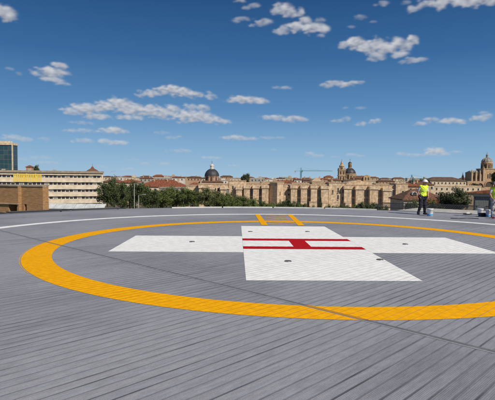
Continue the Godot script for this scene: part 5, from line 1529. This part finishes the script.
	tree("garden_tree", "dark bushy tree, twenty-sixth from the red roofs in the row before the sandstone buildings", "bushy trees in front of the sandstone buildings", 30.369, 105, -4.480, 1.269, 2.665, "leaf_dark", "round", 1)
	tree("cypress", "slim dark cypress in front of the sandstone piers", "cypresses", 23.157, 150, -2.170, 0.827, 8.270, "leaf_pine", "cone", 0)
	tree("conifer", "dark conifer standing above the sandstone building roofline", "conifers", -1.189, 216, 4.247, 2.015, 6.871, "leaf_pine", "pine", 1)
	tree("conifer", "dark conifer beside the palace with brown hipped roof", "conifers", 126.926, 330, 1.231, 2.519, 9.797, "leaf_pine", "cone", 2)
	tree("conifer", "big dark conifer between red roofs and slit windowed house", "conifers", 44.292, 100, -0.066, 2.969, 5.089, "leaf_pine", "round", 1)
	tree("conifer", "smaller dark conifer leaning against the big one", "conifers", 43.969, 104, -1.150, 1.985, 4.411, "leaf_pine", "round", 3)
	tree("conifer", "round dark treetop beside the cathedral dome at frame edge", "conifers", 44.855, 85, 3.507, 1.081, 2.884, "leaf_pine", "pine", 2)
	tree("garden_tree", "green bush left of the worker below the dormer", "trees below the red roofed houses", 38.804, 112, -3.237, 1.662, 3.800, "leaf_bright", "round", 1)
	tree("garden_tree", "green bush right of the worker below red roof", "trees below the red roofed houses", 42.455, 108, -2.896, 1.832, 3.664, "leaf_mid", "round", 2)
	tree("garden_tree", "olive bush low beside the big conifer", "trees below the red roofed houses", 41.006, 100, -3.176, 1.484, 2.969, "leaf_olive", "round", 3)
	tree("garden_tree", "dark shrub in front of the cathedral arches", "trees before the cathedral", 271.183, 560, -2.013, 3.087, 5.937, "leaf_dark", "round", 1)
	tree("roof_shrub", "dark shrubs showing above the white block roof", "trees before the cathedral", -134.324, 300, 8.335, 2.545, 6.362, "leaf_dark", "round", 2)
	small_things()
	people()

func right_side() -> void:
	# stone house with slit windows, and the louvred plant room in front of it
	var t := thing("slit_house", "small stone house with slit windows and red sloping roof", "house", Vector3(55.679, GROUND, -115.0), -24.0)
	var w: float = 6.065
	var h: float = -1.381 - GROUND
	box(t, "wall", Vector3(0, h / 2, 0), Vector3(w, h, 9.0), mat("sandstone_cap"))
	var st := begin()
	var rr: float = 0.793
	st_plate(st, PackedVector2Array([Vector2(-w / 2 + 0.6, 0), Vector2(w / 2 + 0.3, 0), Vector2(w / 2 + 0.3, rr)]), Vector3.ZERO, 9.4)
	done(st, "roof", mat("terracotta"), t, Vector3(0, h + 0.01, 0))
	for k in 2:
		var wn := box(t, "window", Vector3(-w / 2 + 1.15, h - 1.213 - k * 1.866, 4.49), Vector3(0.34, 1.25, 0.1), mat("glass"))
		box(wn, "sill", Vector3(0, -0.7, 0.05), Vector3(0.55, 0.12, 0.12), mat("sandstone_pale"))
	# plant room
	var px0: float = 21.820
	var px1: float = 24.844
	var p := thing("plant_room", "grey louvred metal plant room beside the slit windowed house", "plant room", Vector3((px0 + px1) / 2, -3.0, -45.0), -24.0)
	var pw := px1 - px0
	var ph: float = 0.105 + 3.0
	var pm := mat("louvre_grey", Color(0.20, 0.215, 0.225), 0.5, grain("soft", 0.008, 0.82, 8), 1.0)
	box(p, "wall", Vector3(0, ph / 2, -1.2), Vector3(pw - 0.02, ph - 0.02, 2.2), mat("steel_dark"))
	for e in [-pw / 2 + 0.05, pw * -0.02, pw / 2 - 0.05]:
		box(p, "frame_post", Vector3(e, ph / 2, -0.04), Vector3(0.1, ph, 0.12), mat("steel_dark"))
	box(p, "frame_head", Vector3(0, ph + 0.06, -1.1), Vector3(pw + 0.1, 0.12, 2.4), mat("steel_dark"))
	var cnt := int(pw / 0.11)
	for k in cnt:
		var sl := box(p, "louvre", Vector3(-pw / 2 + 0.1 + (k + 0.5) * (pw - 0.2) / cnt, ph / 2, -0.065), Vector3(0.085, ph - 0.05, 0.03), pm)
		sl.rotation_degrees.y = 12.0

func small_things() -> void:
	bucket("white paint bucket with blue base at the standing worker's feet", Vector3(8.691, 0.004, -22.383), 0.145, 0.36, "blue_plastic")
	bucket("white paint bucket beside the second worker's legs", Vector3(11.399, 0.004, -22.236), 0.125, 0.34, "blue_plastic", true)
	bucket("white bucket with red band at the frame edge", Vector3(11.151, 0.004, -21.218), 0.115, 0.24, "red_plastic")
	# black crate with a white sack on it
	var t := thing("tool_crate", "low black tool crate standing on the deck", "crate", Vector3(11.246, 0.004, -22.451), 8.0)
	box(t, "base", Vector3(0, 0.012, 0), Vector3(0.30, 0.02, 0.24), mat("black_plastic"))
	for e in [[Vector3(0, 0.085, 0.118), Vector3(0.32, 0.15, 0.02)], [Vector3(0, 0.085, -0.118), Vector3(0.32, 0.15, 0.02)], [Vector3(0.157, 0.085, 0), Vector3(0.02, 0.15, 0.214)], [Vector3(-0.157, 0.085, 0), Vector3(0.02, 0.15, 0.214)]]:
		box(t, "side", e[0], e[1], mat("black_plastic"))
	for x in [-0.175, 0.175]:
		box(t, "grip", Vector3(x, 0.13, 0), Vector3(0.015, 0.03, 0.1), mat("black_plastic"))
	bucket("white tub behind the black tool crate", Vector3(11.692, 0.004, -23.616), 0.14, 0.30, "white_plastic", true)
	# roller tray and a coil of hose
	var tr := thing("roller_tray", "flat dark paint roller tray lying on the deck", "tray", Vector3(11.010, 0.004, -23.531), 20.0)
	box(tr, "pan", Vector3(0, 0.02, 0), Vector3(0.32, 0.035, 0.24), mat("black_plastic"))
	box(tr, "rim", Vector3(0, 0.045, -0.11), Vector3(0.34, 0.03, 0.02), mat("black_plastic"))
	box(tr, "rim", Vector3(0, 0.045, 0.11), Vector3(0.34, 0.03, 0.02), mat("black_plastic"))
	var st := begin(true)
	st_tube(st, Vector3(-0.13, 0.06, 0.05), Vector3(0.08, 0.06, 0.05), 0.03, 0.03, 10)
	done(st, "roller", mat("white_plastic"), tr)
	st = begin(true)
	var prev := Vector3(-0.6, 0.012, 0.0)
	for i in 24:
		var a := i / 23.0
		var nx := Vector3(-0.6 + a * 1.2, 0.012, sin(a * 7.0) * 0.16)
		st_tube(st, prev, nx + Vector3(0.001, 0, 0), 0.014, 0.014, 6, false)
		prev = nx
	var hose := done(st, "hose", mat("black_plastic"), self, Vector3(9.700, 0.004, -21.055))
	tag(hose, "short black hose lying on the deck beyond white line", "hose")
	# lamp posts on the street
	for a in [["tall pale lamp post among the trees below the red roofs", -23.548, 0.365, 98.0], ["shorter pale lamp post just right of the tall one", -23.116, -2.094, 100.0], ["thin lamp post beside the white block end wall", -46.353, 3.495, 160.0]]:
		var lp := thing("lamp_post", a[0], "lamp post", Vector3(a[1], GROUND, -a[3]), 0.0, "street lamp posts")
		var hh: float = a[2] - GROUND
		st = begin(true)
		st_tube(st, Vector3.ZERO, Vector3(0, hh, 0), 0.085, 0.05, 8)
		done(st, "pole", mat("lamp_grey"), lp)
		st = begin(true)
		st_tube(st, Vector3(0, hh - 0.1, 0), Vector3(1.1, hh + 0.15, 0), 0.045, 0.04, 6)
		done(st, "arm", mat("lamp_grey"), lp)
		box(lp, "lamp_head", Vector3(1.3, hh + 0.15, 0), Vector3(0.55, 0.12, 0.24), mat("lamp_grey"))
	parked_van("white car parked under the trees near the tall lamp post", -42.732, 250.0, 8.0, mat("white_plastic"))
	parked_van("silver car parked behind the trees by the white block", -54.298, 252.0, -5.0, mat("steel"))
	parked_van("blue grey car parked nearest to the white block corner", -67.890, 247.0, 4.0, mat("car_blue", Color(0.10, 0.13, 0.18), 0.3))

func people() -> void:
	var one := {
		"hip_l": Vector3(0.095, 0.93, 0), "hip_r": Vector3(-0.095, 0.93, 0), "waist": Vector3(0.02, 1.05, 0.0), "chest": Vector3(0.045, 1.29, 0.015),
		"sh_l": Vector3(0.225, 1.42, 0.0), "sh_r": Vector3(-0.125, 1.43, -0.01), "head": Vector3(0.075, 1.625, 0.05),
		"el_l": Vector3(0.275, 1.14, 0.03), "wr_l": Vector3(0.20, 0.94, 0.17), "el_r": Vector3(-0.21, 1.16, -0.10), "wr_r": Vector3(-0.20, 0.93, 0.03),
		"palm_l": Vector3(-1, 0, 0), "palm_r": Vector3(1, 0, 0),
		"kn_l": Vector3(0.11, 0.50, 0.03), "kn_r": Vector3(-0.12, 0.50, 0.03), "an_l": Vector3(0.13, 0.09, 0.02), "an_r": Vector3(-0.20, 0.09, -0.05),
		"toe_l": Vector3(0.19, 0.04, 0.19), "toe_r": Vector3(-0.25, 0.04, 0.13), "face": Vector3(0.35, -0.12, 0.93).normalized()}
	worker("worker in white helmet and yellow vest with dark navy trousers", Vector3(8.640, 0.006, -23.238), 12.0, one, Color(0.014, 0.017, 0.032), Color(0.50, 0.50, 0.50))
	var two := {
		"hip_l": Vector3(0.09, 0.91, -0.02), "hip_r": Vector3(-0.09, 0.91, -0.02), "waist": Vector3(0.0, 1.03, 0.0), "chest": Vector3(0.0, 1.26, 0.05),
		"sh_l": Vector3(0.18, 1.39, 0.06), "sh_r": Vector3(-0.18, 1.39, 0.06), "head": Vector3(0.0, 1.585, 0.12),
		"el_l": Vector3(0.25, 1.12, 0.08), "wr_l": Vector3(0.20, 0.95, 0.26), "el_r": Vector3(-0.25, 1.12, 0.08), "wr_r": Vector3(-0.20, 0.95, 0.26),
		"palm_l": Vector3(-1, 0, 0), "palm_r": Vector3(1, 0, 0),
		"kn_l": Vector3(0.11, 0.49, 0.05), "kn_r": Vector3(-0.11, 0.49, 0.03), "an_l": Vector3(0.12, 0.09, 0.0), "an_r": Vector3(-0.12, 0.09, -0.03),
		"toe_l": Vector3(0.14, 0.04, 0.18), "toe_r": Vector3(-0.15, 0.04, 0.15), "face": Vector3(-0.1, -0.25, 0.96).normalized()}
	worker("worker in pale trousers cut off by the frame edge", Vector3(11.475, 0.006, -21.793), -20.0, two, Color(0.42, 0.42, 0.44), Color(0.50, 0.50, 0.50))
